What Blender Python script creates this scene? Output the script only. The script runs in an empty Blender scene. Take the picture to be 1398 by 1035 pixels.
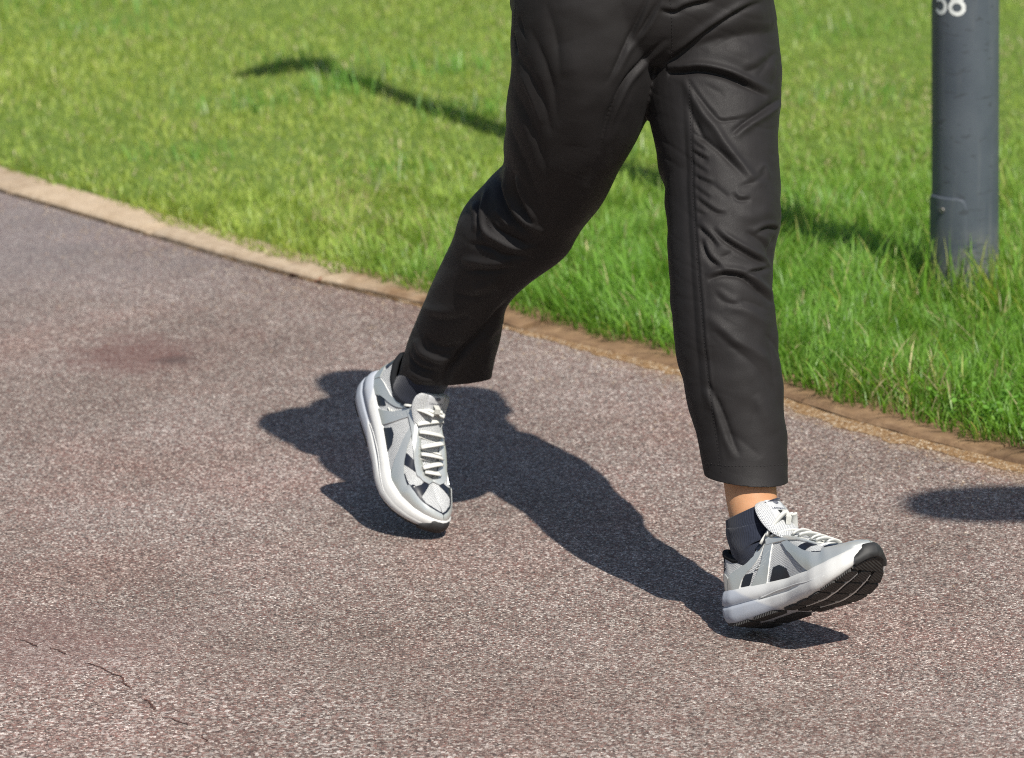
import bpy, bmesh, math, random
import numpy as np
from mathutils import Vector, Matrix
from mathutils.bvhtree import BVHTree
from mathutils.geometry import delaunay_2d_cdt
rng = np.random.default_rng(7)
random.seed(7)
SC = bpy.context.scene
COL = SC.collection

# ---------------------------------------------------------------- camera
F, PITCH, CAMH, ROLL = 5500.0, 0.2522380637340455, 1.7838142179386758, -math.radians(1.6)   # focal length in photo pixels (1398 wide)
cp, sp_, cr, sr = math.cos(PITCH), math.sin(PITCH), math.cos(ROLL), math.sin(ROLL)
FW = np.array([0, cp, -sp_]); _up = np.array([0, sp_, cp]); _rt = np.array([1.0, 0, 0])
RT = _rt*cr + _up*sr; UP = -_rt*sr + _up*cr; EYE = np.array([0, 0, CAMH])
cam_data = bpy.data.cameras.new('camera'); cam = bpy.data.objects.new('camera', cam_data); COL.objects.link(cam)
cam.matrix_world = Matrix(((RT[0], UP[0], -FW[0], EYE[0]), (RT[1], UP[1], -FW[1], EYE[1]), (RT[2], UP[2], -FW[2], EYE[2]), (0, 0, 0, 1)))
cam_data.sensor_width = 36; cam_data.lens = F/1398*36
cam_data.clip_start = 0.1; cam_data.clip_end = 2000
cam_data.dof.use_dof = True; cam_data.dof.focus_distance = 5.66; cam_data.dof.aperture_fstop = 7.1
SC.camera = cam
# ---------------------------------------------------------------- light
SUN_AZ, SUN_EL = math.radians(27.0), math.radians(52.0)   # azimuth the shadows run: away from the camera and to its left
w = bpy.data.worlds.new('World'); SC.world = w; w.use_nodes = True
nt = w.node_tree; nt.nodes.clear()
so = nt.nodes.new('ShaderNodeOutputWorld'); bg = nt.nodes.new('ShaderNodeBackground'); sky = nt.nodes.new('ShaderNodeTexSky')
sky.sky_type = 'NISHITA'; sky.sun_disc = False; sky.sun_elevation = SUN_EL; sky.sun_rotation = math.pi-SUN_AZ
sky.air_density = 1.0; sky.dust_density = 1.2; sky.ozone_density = 1.0
bg.inputs['Strength'].default_value = 0.07
nt.links.new(sky.outputs[0], bg.inputs[0]); nt.links.new(bg.outputs[0], so.inputs[0])
sd = bpy.data.lights.new('sun', 'SUN'); sd.energy = 4.8; sd.angle = math.radians(0.5); sd.color = (1.0, 0.955, 0.88)
sun = bpy.data.objects.new('sun', sd); COL.objects.link(sun)
ldir = Vector((-math.sin(SUN_AZ)*math.cos(SUN_EL), math.cos(SUN_AZ)*math.cos(SUN_EL), -math.sin(SUN_EL)))
sun.rotation_euler = ldir.to_track_quat('-Z', 'Y').to_euler(); sun.location = (3, -4, 8)
SC.view_settings.view_transform = 'Standard'; SC.view_settings.look = 'None'
SC.view_settings.exposure = 0.45; SC.view_settings.gamma = 1.0; SC.view_settings.use_curve_mapping = False
SC.render.engine = 'CYCLES'; SC.cycles.use_denoising = False
SC.cycles.filter_width = 1.1; SC.cycles.max_bounces = 6; SC.cycles.caustics_reflective = False; SC.cycles.caustics_refractive = False

# ---------------------------------------------------------------- helpers
def ray(x, y): return FW + RT*(x-699)/F - UP*(y-517.5)/F
def G(x, y, z=0.0):                    # the ground point seen at a photo pixel
    d = ray(x, y); return EYE + d*((z-CAMH)/d[2])
def W(x, y, Y):                        # the point seen at a photo pixel at distance Y down the path
    d = ray(x, y); return EYE + d*(Y/d[1])
def proj(P):
    q = np.asarray(P)-EYE; z = q@FW
    return np.stack([699+F*(q@RT)/z, 517.5-F*(q@UP)/z], -1)
def tag(o, label=None, cat=None, group=None, kind=None):
    if label: o['label'] = label
    if cat: o['category'] = cat
    if group: o['group'] = group
    if kind: o['kind'] = kind
    return o
def empty(name, loc=(0, 0, 0)):
    o = bpy.data.objects.new(name, None); COL.objects.link(o); o.location = loc; o.empty_display_size = 0.1
    return o
def link(name, me, m, parent=None):
    o = bpy.data.objects.new(name, me); COL.objects.link(o)
    if m is not None:
        for mm in (m if isinstance(m, (list, tuple)) else [m]): me.materials.append(mm)
    if parent is not None:
        o.parent = parent
        pw = Matrix.Translation(parent.location) if parent.parent is None else Matrix.Identity(4)
        o.matrix_parent_inverse = pw.inverted()
    return o
def mesh(name, V, Fc, m, parent=None, smooth=True, uv=None):
    me = bpy.data.meshes.new(name)
    me.from_pydata([tuple(map(float, v)) for v in V], [], [tuple(map(int, f)) for f in Fc]); me.update()
    if uv is not None:
        ul = me.uv_layers.new(name='UVMap'); vi = np.empty(len(me.loops), np.int32); me.loops.foreach_get('vertex_index', vi)
        ul.data.foreach_set('uv', np.asarray(uv, np.float32)[vi].ravel())
    if smooth: me.polygons.foreach_set('use_smooth', [True]*len(me.polygons))
    return link(name, me, m, parent)
def smooth_noise(x, y, seed=0):         # value noise, vectorised
    x = np.asarray(x, float); y = np.asarray(y, float)
    xi = np.floor(x).astype(np.int64); yi = np.floor(y).astype(np.int64); fx = x-xi; fy = y-yi
    fx = fx*fx*(3-2*fx); fy = fy*fy*(3-2*fy)
    def h(a, b):
        n = (a*374761393 + b*668265263 + seed*982451653) & 0x7fffffff
        n = ((n ^ (n >> 13))*1274126177) & 0x7fffffff
        return ((n ^ (n >> 16)) & 0xffff)/65535.0
    return (h(xi, yi)*(1-fx)+h(xi+1, yi)*fx)*(1-fy) + (h(xi, yi+1)*(1-fx)+h(xi+1, yi+1)*fx)*fy

class NT:                                # small node-tree builder
    def __init__(s, name):
        s.m = bpy.data.materials.new(name); s.m.use_nodes = True; s.t = s.m.node_tree; s.t.nodes.clear()
        s.out = s.t.nodes.new('ShaderNodeOutputMaterial')
    def n(s, typ, **kw):
        nd = s.t.nodes.new(typ); ins = kw.pop('ins', {})
        for k, v in kw.items(): setattr(nd, k, v)
        for k, v in ins.items():
            if isinstance(v, bpy.types.NodeSocket): s.t.links.new(v, nd.inputs[k])
            else: nd.inputs[k].default_value = v
        return nd
    def ramp(s, fac, stops, interp='LINEAR'):
        r = s.n('ShaderNodeValToRGB', ins={0: fac}); cr_ = r.color_ramp; cr_.interpolation = interp
        while len(cr_.elements) < len(stops): cr_.elements.new(0.5)
        for e, (p, c) in zip(cr_.elements, stops):
            e.position = p; e.color = (c, c, c, 1) if isinstance(c, (int, float)) else (*c, 1)
        return r.outputs[0]
    def math(s, op, a, b=0.0, c=None, clamp=False):
        ins = {0: a, 1: b}
        if c is not None: ins[2] = c
        return s.n('ShaderNodeMath', operation=op, use_clamp=clamp, ins=ins).outputs[0]
    def mix(s, fac, a, b, blend='MIX'):
        nd = s.n('ShaderNodeMix', data_type='RGBA', blend_type=blend)
        for k, v in ((0, fac), (6, a), (7, b)):
            if isinstance(v, bpy.types.NodeSocket): s.t.links.new(v, nd.inputs[k])
            else: nd.inputs[k].default_value = v if k == 0 else ((*v, 1) if len(v) == 3 else v)
        return nd.outputs[2]
    def noise(s, vec, scale, detail=3, rough=0.5, dist=0.0):
        return s.n('ShaderNodeTexNoise', ins={'Vector': vec, 'Scale': scale, 'Detail': detail, 'Roughness': rough, 'Distortion': dist}).outputs[0]
    def bump(s, h, strength=0.5, dist=0.002, normal=None):
        ins = {'Height': h, 'Strength': strength, 'Distance': dist}
        if normal is not None: ins['Normal'] = normal
        return s.n('ShaderNodeBump', ins=ins).outputs[0]
    def bsdf(s, col, rough=0.6, normal=None, metal=0.0, spec=0.5, **kw):
        b = s.n('ShaderNodeBsdfPrincipled'); 
        for k, v in (('Base Color', col), ('Roughness', rough), ('Metallic', metal), ('Specular IOR Level', spec), *kw.items()):
            if isinstance(v, bpy.types.NodeSocket): s.t.links.new(v, b.inputs[k])
            else: b.inputs[k].default_value = (*v, 1) if k in ('Base Color', 'Sheen Tint') and len(v) == 3 else v
        if normal is not None: s.t.links.new(normal, b.inputs['Normal'])
        s.t.links.new(b.outputs[0], s.out.inputs[0]); return b
    def obj(s): return s.n('ShaderNodeTexCoord').outputs['Object']
    def uv(s): return s.n('ShaderNodeTexCoord').outputs['UV']
    def xyz(s, v): return s.n('ShaderNodeSeparateXYZ', ins={0: v}).outputs

# ---------------------------------------------------------------- materials: setting
def mat_asphalt():
    t = NT('asphalt'); v = t.obj()
    wob = t.n('ShaderNodeTexNoise', ins={'Vector': v, 'Scale': 270.0, 'Detail': 1.0}).outputs[1]
    vv = t.n('ShaderNodeVectorMath', operation='MULTIPLY_ADD', ins={0: wob, 1: (0.002, 0.002, 0.002), 2: v}).outputs[0]
    g1 = t.n('ShaderNodeTexVoronoi', ins={'Vector': vv, 'Scale': 385.0, 'Randomness': 1.0})
    e1 = t.n('ShaderNodeTexVoronoi', feature='DISTANCE_TO_EDGE', ins={'Vector': vv, 'Scale': 385.0}).outputs[0]
    g2 = t.n('ShaderNodeTexVoronoi', ins={'Vector': vv, 'Scale': 128.0})
    r1 = t.xyz(g1.outputs[1]); r2 = t.xyz(g2.outputs[1])
    stone = t.ramp(r1[0], [(0.0, (.036, .028, .025)), (.18, (.085, .065, .057)), (.40, (.155, .121, .104)), (.56, (.215, .152, .128)), (.70, (.245, .206, .18)), (.83, (.32, .28, .245)), (.92, (.46, .41, .365)), (1.0, (.66, .60, .54))])
    red = t.ramp(r1[1], [(.80, 0.0), (.86, 1.0)])
    stone = t.mix(t.math('MULTIPLY', red, .75), stone, (.15, .065, .05))
    big = t.math('MULTIPLY', t.ramp(r2[0], [(.88, 0.0), (.92, 1.0)]), t.ramp(g2.outputs[0], [(.28, 1.0), (.42, 0.0)]))
    stone = t.mix(t.math('MULTIPLY', big, .8), stone, (.43, .39, .36))
    gc = t.n('ShaderNodeTexVoronoi', ins={'Vector': vv, 'Scale': 205.0}); rc = t.xyz(gc.outputs[1])
    fore = t.math('ADD', t.ramp(t.xyz(v)[1], [(0.0, 0.0), (1.0, 0.0)]), t.n('ShaderNodeMapRange', ins={0: t.math('MULTIPLY_ADD', t.noise(v, 2.6, 3, .5), 1.1, t.math('SUBTRACT', t.math('MULTIPLY', t.xyz(v)[1], -1.0), t.math('MULTIPLY', t.xyz(v)[0], .35))), 1: -4.95, 2: -4.35}).outputs[0])
    coarse = t.ramp(rc[0], [(0.0, (.05, .036, .032)), (.3, (.15, .10, .085)), (.5, (.25, .15, .125)), (.65, (.29, .25, .225)), (.85, (.38, .345, .315)), (1.0, (.62, .57, .53))])
    stone = t.mix(t.math('MULTIPLY', fore, t.ramp(rc[1], [(.45, 0.0), (.55, .85)])), stone, coarse)
    pit = t.ramp(e1, [(.0, 1.0), (.10, 0.0)])
    stone = t.mix(t.math('MULTIPLY', pit, .52), stone, (.03, .025, .024))
    # worn, dusty and reddish areas of the old surfacing
    n1 = t.noise(v, 1.1, 4, .55); n2 = t.noise(v, 3.2, 5, .6); n3 = t.noise(v, 14.0, 4, .6)
    tone = t.math('ADD', t.math('MULTIPLY', n1, 0.5), t.math('ADD', t.math('MULTIPLY', n2, .5), t.math('MULTIPLY', n3, .28)))
    stone = t.mix(1.0, stone, t.ramp(tone, [(.40, (.84, .80, .77)), (.60, (1.10, 1.07, 1.05)), (.82, (1.42, 1.41, 1.43))]), 'MULTIPLY')
    rd = t.ramp(t.noise(v, 2.1, 6, .65, .4), [(.50, 0.0), (.72, 1.0)])
    stone = t.mix(t.math('MULTIPLY', rd, .38), stone, t.mix(1.0, stone, (1.16, .84, .78), 'MULTIPLY'))
    # the dark red oil-like stain and dust near the kerb
    X, Y, Z = t.xyz(v)
    sx, sy, _ = G(182, 484)
    def blob(cx, cy, rx, ry, ns, nsc):
        dx = t.math('DIVIDE', t.math('SUBTRACT', X, cx), rx); dy = t.math('DIVIDE', t.math('SUBTRACT', Y, cy), ry)
        d = t.math('SQRT', t.math('ADD', t.math('MULTIPLY', dx, dx), t.math('MULTIPLY', dy, dy)))
        d = t.math('ADD', d, t.math('MULTIPLY', t.math('SUBTRACT', t.noise(v, nsc, 4, .6), .5), ns))
        return t.ramp(d, [(.35, 1.0), (1.0, 0.0)])
    st = blob(sx, sy, .15, .20, 1.5, 17.0)
    stone = t.mix(t.math('MULTIPLY', st, .6), stone, (.125, .056, .046))
    s2x, s2y, _ = G(238, 492)
    stone = t.mix(t.math('MULTIPLY', blob(s2x, s2y, .05, .045, .8, 20.0), .55), stone, (.05, .034, .03))
    gx, gy, _ = G(60, 300)
    stone = t.mix(t.math('MULTIPLY', blob(gx, gy, .65, 1.0, .9, 3.0), .40), stone, (.175, .165, .175))
    b3x, b3y, _ = G(40, 960)
    stone = t.mix(t.math('MULTIPLY', blob(b3x, b3y, .42, .34, .9, 4.0), .42), stone, t.mix(1.0, stone, (1.45, 1.38, 1.40), 'MULTIPLY'))
    b2x, b2y, _ = G(20, 880)
    stone = t.mix(t.math('MULTIPLY', blob(b2x, b2y, .30, .22, 1.2, 8.0), .35), stone, (.15, .085, .075))
    d = t.math('MULTIPLY', t.math('SUBTRACT', t.math('MULTIPLY_ADD', X, -1.312, 7.333), Y), .606)
    dn = t.math('ADD', d, t.math('MULTIPLY', t.math('SUBTRACT', t.noise(v, 16, 5, .65), .5), .09))
    soil = t.math('MULTIPLY', t.ramp(dn, [(.012, 1.0), (.075, 0.0)]), t.ramp(X, [(.02, 0.0), (.45, 1.0)]))
    soil = t.math('MULTIPLY', soil, t.ramp(r1[1], [(.1, 1.0), (.9, .45)]))
    stone = t.mix(soil, stone, t.ramp(r1[0], [(.0, (.12, .062, .026)), (.5, (.27, .165, .08)), (1.0, (.50, .38, .25))]))
    h = t.math('ADD', t.math('MULTIPLY', t.ramp(g1.outputs[0], [(0.0, 1.0), (.75, 0.0)]), t.math('ADD', r1[2], .4)), t.math('MULTIPLY', n3, .5))
    nrm = t.bump(h, .85, .0022)
    t.bsdf(stone, t.ramp(r1[2], [(0, .55), (1, .9)]), nrm, spec=.35)
    return t.m
def mat_kerb():
    t = NT('kerb_concrete'); v = t.obj(); X, Y, Z = t.xyz(v)
    base = t.ramp(t.noise(v, 45, 5, .65), [(.3, (.33, .25, .17)), (.55, (.44, .35, .25)), (.75, (.51, .42, .32))])
    # rust-red soil washed over the kerb stones towards the near end
    soil = t.ramp(t.noise(v, 28, 5, .6), [(.3, (.105, .058, .030)), (.55, (.175, .105, .056)), (.75, (.27, .175, .10))])
    f = t.math('ADD', t.math('MULTIPLY_ADD', X, 1.1, .46), t.math('MULTIPLY', t.math('SUBTRACT', t.noise(v, 6, 4, .6), .5), 1.3))
    base = t.mix(t.ramp(f, [(.0, .1), (.38, .92)]), base, soil)
    base = t.mix(t.math('MULTIPLY', t.ramp(t.noise(v, 240, 3, .6), [(.56, 0.0), (.7, 1.0)]), .5), base, (.10, .07, .045))
    oi = t.n('ShaderNodeObjectInfo').outputs['Random']; base = t.mix(1.0, base, t.ramp(oi, [(0.0, (.80, .78, .76)), (.5, (1.0, 1.0, 1.0)), (1.0, (1.12, 1.10, 1.06))]), 'MULTIPLY')
    h = t.math('ADD', t.noise(v, 120, 5, .7), t.math('MULTIPLY', t.noise(v, 25, 3, .5), 1.5))
    t.bsdf(base, .9, t.bump(h, .6, .003), spec=.2)
    return t.m
def mat_dirt():
    t = NT('dirt'); v = t.obj()
    vo = t.n('ShaderNodeTexVoronoi', ins={0: v, 'Scale': 330.0}); q = t.xyz(vo.outputs[1])[0]
    c = t.ramp(q, [(.0, (.09, .045, .02)), (.35, (.21, .12, .055)), (.7, (.33, .22, .12)), (.9, (.45, .36, .25)), (1.0, (.6, .53, .42))])
    c = t.mix(t.ramp(t.noise(v, 60, 4, .6), [(.4, 0.0), (.6, .7)]), c, (.24, .145, .07))
    h = t.math('ADD', t.noise(v, 210, 4, .7), t.math('MULTIPLY', vo.outputs[0], -.8))
    t.bsdf(c, .95, t.bump(h, .8, .003), spec=.15)
    return t.m
def mat_turf():
    t = NT('turf_soil'); v = t.obj()
    c = t.ramp(t.noise(v, 60, 5, .7), [(.25, (.05, .08, .016)), (.5, (.11, .17, .034)), (.7, (.17, .22, .05)), (.85, (.24, .22, .09))])
    t.bsdf(c, .95, t.bump(t.noise(v, 160, 4, .7), .7, .006), spec=.1)
    return t.m
def mat_grass():
    t = NT('grass_blade')
    at = t.n('ShaderNodeAttribute', attribute_name='tint').outputs[0]
    b = t.bsdf(at, .42, spec=.42)
    tr = t.n('ShaderNodeBsdfTranslucent', ins={0: t.mix(1.0, at, (1.25, 1.3, .55), 'MULTIPLY')})
    mx = t.n('ShaderNodeMixShader', ins={0: .48}); t.t.links.new(b.outputs[0], mx.inputs[1]); t.t.links.new(tr.outputs[0], mx.inputs[2])
    t.t.links.new(mx.outputs[0], t.out.inputs[0])
    return t.m
M_ASPH, M_KERB, M_DIRT, M_TURF, M_GRASS = mat_asphalt(), mat_kerb(), mat_dirt(), mat_turf(), mat_grass()

# ---------------------------------------------------------------- the setting
KP = np.array([(-6.2, 15.6), (-3.6, 12.05), (-2.2, 10.15), (-1.115, 8.697), (-.929, 8.449), (-.753, 8.208), (-.586, 7.978), (-.427, 7.776), (-.278, 7.615), (-.191, 7.520), (-.078, 7.393), (.031, 7.258),
               (.137, 7.135), (.265, 6.985), (.374, 6.848), (.473, 6.716), (.548, 6.598), (.661, 6.445), (.77, 6.316), (.822, 6.254), (1.3, 5.65), (2.2, 4.55), (4.2, 2.1)])   # path edge of the kerb
KT = np.gradient(KP, axis=0); KT /= np.linalg.norm(KT, axis=1)[:, None]; KN = np.stack([-KT[:, 1], KT[:, 0]], 1)
KN *= np.sign(KN[:, 1])[:, None]                     # points onto the lawn
KS = np.concatenate([[0], np.cumsum(np.linalg.norm(np.diff(KP, axis=0), axis=1))])
def kerb_at(s, off=0.0):
    p = np.stack([np.interp(s, KS, KP[:, 0]), np.interp(s, KS, KP[:, 1])], -1)
    n = np.stack([np.interp(s, KS, KN[:, 0]), np.interp(s, KS, KN[:, 1])], -1)
    return p + n*np.asarray(off)[..., None]
def kerb_dist(x, y):                                 # distance onto the lawn side from the kerb's path edge
    kx = np.interp(x, KP[:, 0], KP[:, 1]); return (y-kx)*0.63
g = mesh('ground', [(-600, -600, -.05), (600, -600, -.05), (600, 600, -.05), (-600, 600, -.05)], [(0, 1, 2, 3)], M_TURF, smooth=False); tag(g, kind='structure')
S = np.linspace(0, KS[-1], 90)
e0 = kerb_at(S, -.004*np.ones(len(S))); e1 = e0+np.array([-3.9, -3.4])
pv = [(x, y, 0.0) for x, y in e0] + [(x, y, 0.0) for x, y in e1]; n = len(S)
path = mesh('path', pv, [(i, i+n, i+n+1, i+1) for i in range(n-1)], M_ASPH, smooth=False); tag(path, kind='structure')
KW = .118
e0 = kerb_at(S, (KW-.012)*np.ones(len(S))); lawnv = []; rows = [0, .03, .1, .25, .6, 1.2, 2.4, 5, 12, 60]
for d in rows:
    p = kerb_at(S, (KW+.004+d)*np.ones(len(S)))
    if d == 60: p = p + np.stack([np.zeros(n), np.full(n, 300.0)], 1)
    zz = np.full(n, min(.004+d*.25, .022)) + (.010*(smooth_noise(p[:, 0]*7, p[:, 1]*7, 3)-.5) if d < 6 else 0)
    lawnv.append(np.column_stack([p, zz]))
lv = np.concatenate(lawnv)
lawn = mesh('lawn', lv, [(r*n+i, r*n+i+1, (r+1)*n+i+1, (r+1)*n+i) for r in range(len(rows)-1) for i in range(n-1)], M_TURF); tag(lawn, kind='structure')
# washed-out soil lying against the kerb: a thin uneven sheet on the asphalt
Sd = np.linspace(KS[3], KS[-2], 420); prof = []
wd = .006+.012*np.clip((np.interp(Sd, KS, KP[:, 0])-.0)/.45, 0, 1)*(0.45+.9*smooth_noise(Sd*6, Sd*0, 11))+.016*smooth_noise(Sd*30, Sd*0, 5)+.010*smooth_noise(Sd*95, Sd*0, 6)
wd *= np.clip((np.interp(Sd, KS, KP[:, 0])+.25)/.5, .02, 1)
dv = []; nd_ = len(Sd)
for k, f in enumerate((0, .35, .7, 1.0)):
    p = kerb_at(Sd, -.002-wd*f+.004*(smooth_noise(Sd*60, Sd*0+k, 8)-.5)*f)
    dv.append(np.column_stack([p, .0045-.0038*f*f+.0015*smooth_noise(Sd*40, Sd*0+k*3, 9)*(1-f)]))
dirt = mesh('dirt', np.concatenate(dv), [(r*nd_+i, (r+1)*nd_+i, (r+1)*nd_+i+1, r*nd_+i+1) for r in range(3) for i in range(nd_-1)], M_DIRT); tag(dirt, kind='structure')
# a hairline crack in the old surfacing, open in three stretches and closed between them
crk = [[(22, 872), (38, 878), (52, 885)], [(70, 884), (80, 890), (92, 895), (99, 897)], [(117, 904), (126, 909), (138, 912), (146, 918), (163, 924), (170, 932), (182, 941)], [(195, 953), (202, 959), (207, 966), (215, 972)], [(222, 978), (240, 985), (255, 990), (262, 990)], [(270, 1000), (275, 1008), (288, 1016)]]
M_CRACK = NT('crack_soil'); M_CRACK.bsdf(M_CRACK.ramp(M_CRACK.noise(M_CRACK.obj(), 260, 3, .6), [(.35, (.035, .019, .015)), (.7, (.15, .078, .062))]), .95, spec=.1); M_CRACK = M_CRACK.m
for li in crk:
    P = np.array([G(*p)[:2] for p in li]); L = np.concatenate([[0], np.cumsum(np.linalg.norm(np.diff(P, axis=0), axis=1))]); t_ = np.linspace(0, L[-1], 26); C = np.stack([np.interp(t_, L, P[:, c]) for c in (0, 1)], 1)
    C += (smooth_noise(t_[:, None]*160+np.array([[0, 50]]), t_[:, None]*0, 12)-.5)*.007; T = np.gradient(C, axis=0); T /= np.linalg.norm(T, axis=1)[:, None]; N_ = np.stack([-T[:, 1], T[:, 0]], 1)
    w_ = (.0003+.0012*smooth_noise(t_*90+li[0][0], t_*0, 13))*np.clip(np.minimum(t_, L[-1]-t_)/.012, .05, 1)
    mesh('crack', [(x, y, .0012) for x, y in C+N_*w_[:, None]]+[(x, y, .0012) for x, y in C-N_*w_[:, None]], [(i, i+1, i+27, i+26) for i in range(25)], M_CRACK, path, smooth=False)
# loose grit swept towards the kerb
NG = 1500; sg = rng.uniform(KS[3], KS[-3], NG); og = -.004-rng.exponential(.10, NG); pg = kerb_at(sg, og); V, Fs = [], []
for (x, y) in pg:
    r = rng.uniform(.0010, .0026); o = len(V); ph_ = rng.uniform(0, 6.28)
    for k in range(5): a = ph_+k*1.2566; rr_ = r*rng.uniform(.7, 1.2); V.append((x+rr_*math.cos(a), y+rr_*math.sin(a), .0008))
    V.append((x+rng.normal(0, r*.2), y, .0008+r*rng.uniform(.7, 1.2))); Fs += [(o+k, o+(k+1) % 5, o+5) for k in range(5)]
M_GRIT = NT('grit'); M_GRIT.bsdf(M_GRIT.ramp(M_GRIT.noise(M_GRIT.obj(), 130, 2, .6), [(.3, (.16, .10, .06)), (.5, (.33, .25, .18)), (.7, (.55, .50, .44))]), .85, spec=.3); M_GRIT = M_GRIT.m
tag(mesh('grit', V, Fs, M_GRIT, smooth=False), 'loose pale grit scattered on the path along the kerb', 'grit', kind='stuff')
# kerb: one stone after another with open joints
kerb = empty('kerb', (float(KP[9, 0]), float(KP[9, 1]), 0)); tag(kerb, kind='structure')
STONE = .60
s0 = 3.2
while s0 < KS[-1]-1.5:
    m_ = 13; ss = np.linspace(s0+.0045, s0+STONE-.0045, m_); V, Fs = [], []
    oz = random.uniform(-.004, .005); oy = random.uniform(-.006, .003)
    prof = [(.004, -.05), (.004, .004), (.010, .0095), (.05, .0115), (KW-.01, .0105), (KW-.002, .005), (KW-.002, -.05)]
    for q, s in enumerate(ss):
        edge = .002*(smooth_noise(np.array([s*45]), np.array([1.0]), 21)[0]-.5)*2
        endr = -.003 if q in (0, m_-1) else 0.0
        for (o_, z_) in prof:
            p = kerb_at(np.array([s]), np.array([o_+oy+(edge if o_ < .02 else 0)]))[0]
            V.append((p[0], p[1], z_+(oz+endr+.002*smooth_noise(np.array([s*30]), np.array([o_*60]), 4)[0] if z_ > 0 else 0)))
    k = len(prof)
    for q in range(m_-1):
        for r in range(k-1): Fs.append((q*k+r, (q+1)*k+r, (q+1)*k+r+1, q*k+r+1))
    Fs += [tuple(range(k)), tuple(range((m_-1)*k, m_*k))[::-1]]
    mesh('kerb_stone', V, Fs, M_KERB, kerb, smooth=False)
    s0 += STONE

# ---------------------------------------------------------------- grass
def blades(name, P, H, Wd, LEAN, BEND, TINT, m, parent=None):
    """P (N,3) roots; each blade is two quads and a tip, bent over in direction LEAN."""
    N = len(P); T = np.array([0.0, .42, .78, 1.0])
    dirv = np.stack([np.cos(LEAN), np.sin(LEAN), np.zeros(N)], 1)
    side = np.stack([-np.sin(LEAN+rng.normal(0, .5, N)), np.cos(LEAN+rng.normal(0, .5, N)), np.zeros(N)], 1)
    V = np.empty((N, 7, 3), np.float32)
    for k, tt in enumerate(T):
        c = P + dirv*(H*BEND*tt**1.8)[:, None]; c = c.copy(); c[:, 2] += H*tt*np.sqrt(np.clip(1-(BEND*.72*tt)**2, .06, 1))
        wk = Wd*(1.0, .95, .6, 0)[k]*.5
        if k < 3:
            V[:, 2*k] = c - side*wk[:, None]; V[:, 2*k+1] = c + side*wk[:, None]
        else: V[:, 6] = c
    base = (np.arange(N)*7)[:, None]
    quads = (base + np.array([[0, 1, 3, 2, 2, 3, 5, 4]])).reshape(-1); tris = (base + np.array([[4, 5, 6]])).reshape(-1)
    loops = np.empty((N, 11), np.int32); loops[:, :8] = quads.reshape(N, 8); loops[:, 8:] = tris.reshape(N, 3)
    ls = (np.arange(N)*11)[:, None] + np.array([[0, 4, 8]]); lt = np.tile([4, 4, 3], N)
    me = bpy.data.meshes.new(name); me.vertices.add(N*7); me.vertices.foreach_set('co', V.ravel())
    me.loops.add(N*11); me.loops.foreach_set('vertex_index', loops.ravel())
    me.polygons.add(N*3); me.polygons.foreach_set('loop_start', ls.ravel().astype(np.int32)); me.polygons.foreach_set('loop_total', lt.astype(np.int32))
    me.polygons.foreach_set('use_smooth', np.ones(N*3, bool)); me.update(calc_edges=True)
    a = me.attributes.new('tint', 'FLOAT_COLOR', 'POINT'); cv = np.ones((N, 7, 4), np.float32)
    tip = np.array([.82, .82, .92, .92, 1.0, 1.0, 1.05])[None, :, None]      # blades are paler at the tip than at the sheath
    cv[:, :, :3] = TINT[:, None, :]*tip; a.data.foreach_set('color', cv.ravel())
    return link(name, me, m, parent)
def lawn_points(x0, x1, y0, y1, dens, edge=.0):
    N = int((x1-x0)*(y1-y0)*dens); x = rng.uniform(x0, x1, N); y = rng.uniform(y0, y1, N)
    d = kerb_dist(x, y)-KW+.083*np.clip((x+1.15)/.65, .28, 1); keep = d > edge+.034*(smooth_noise(x*11, y*11, 6)-.35)+.014*(smooth_noise(x*40, y*40, 16)-.5)
    return x[keep], y[keep], d[keep]
BASE = G(1317.5, 411)                                    # foot of the lamp post
LONG = []
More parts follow.
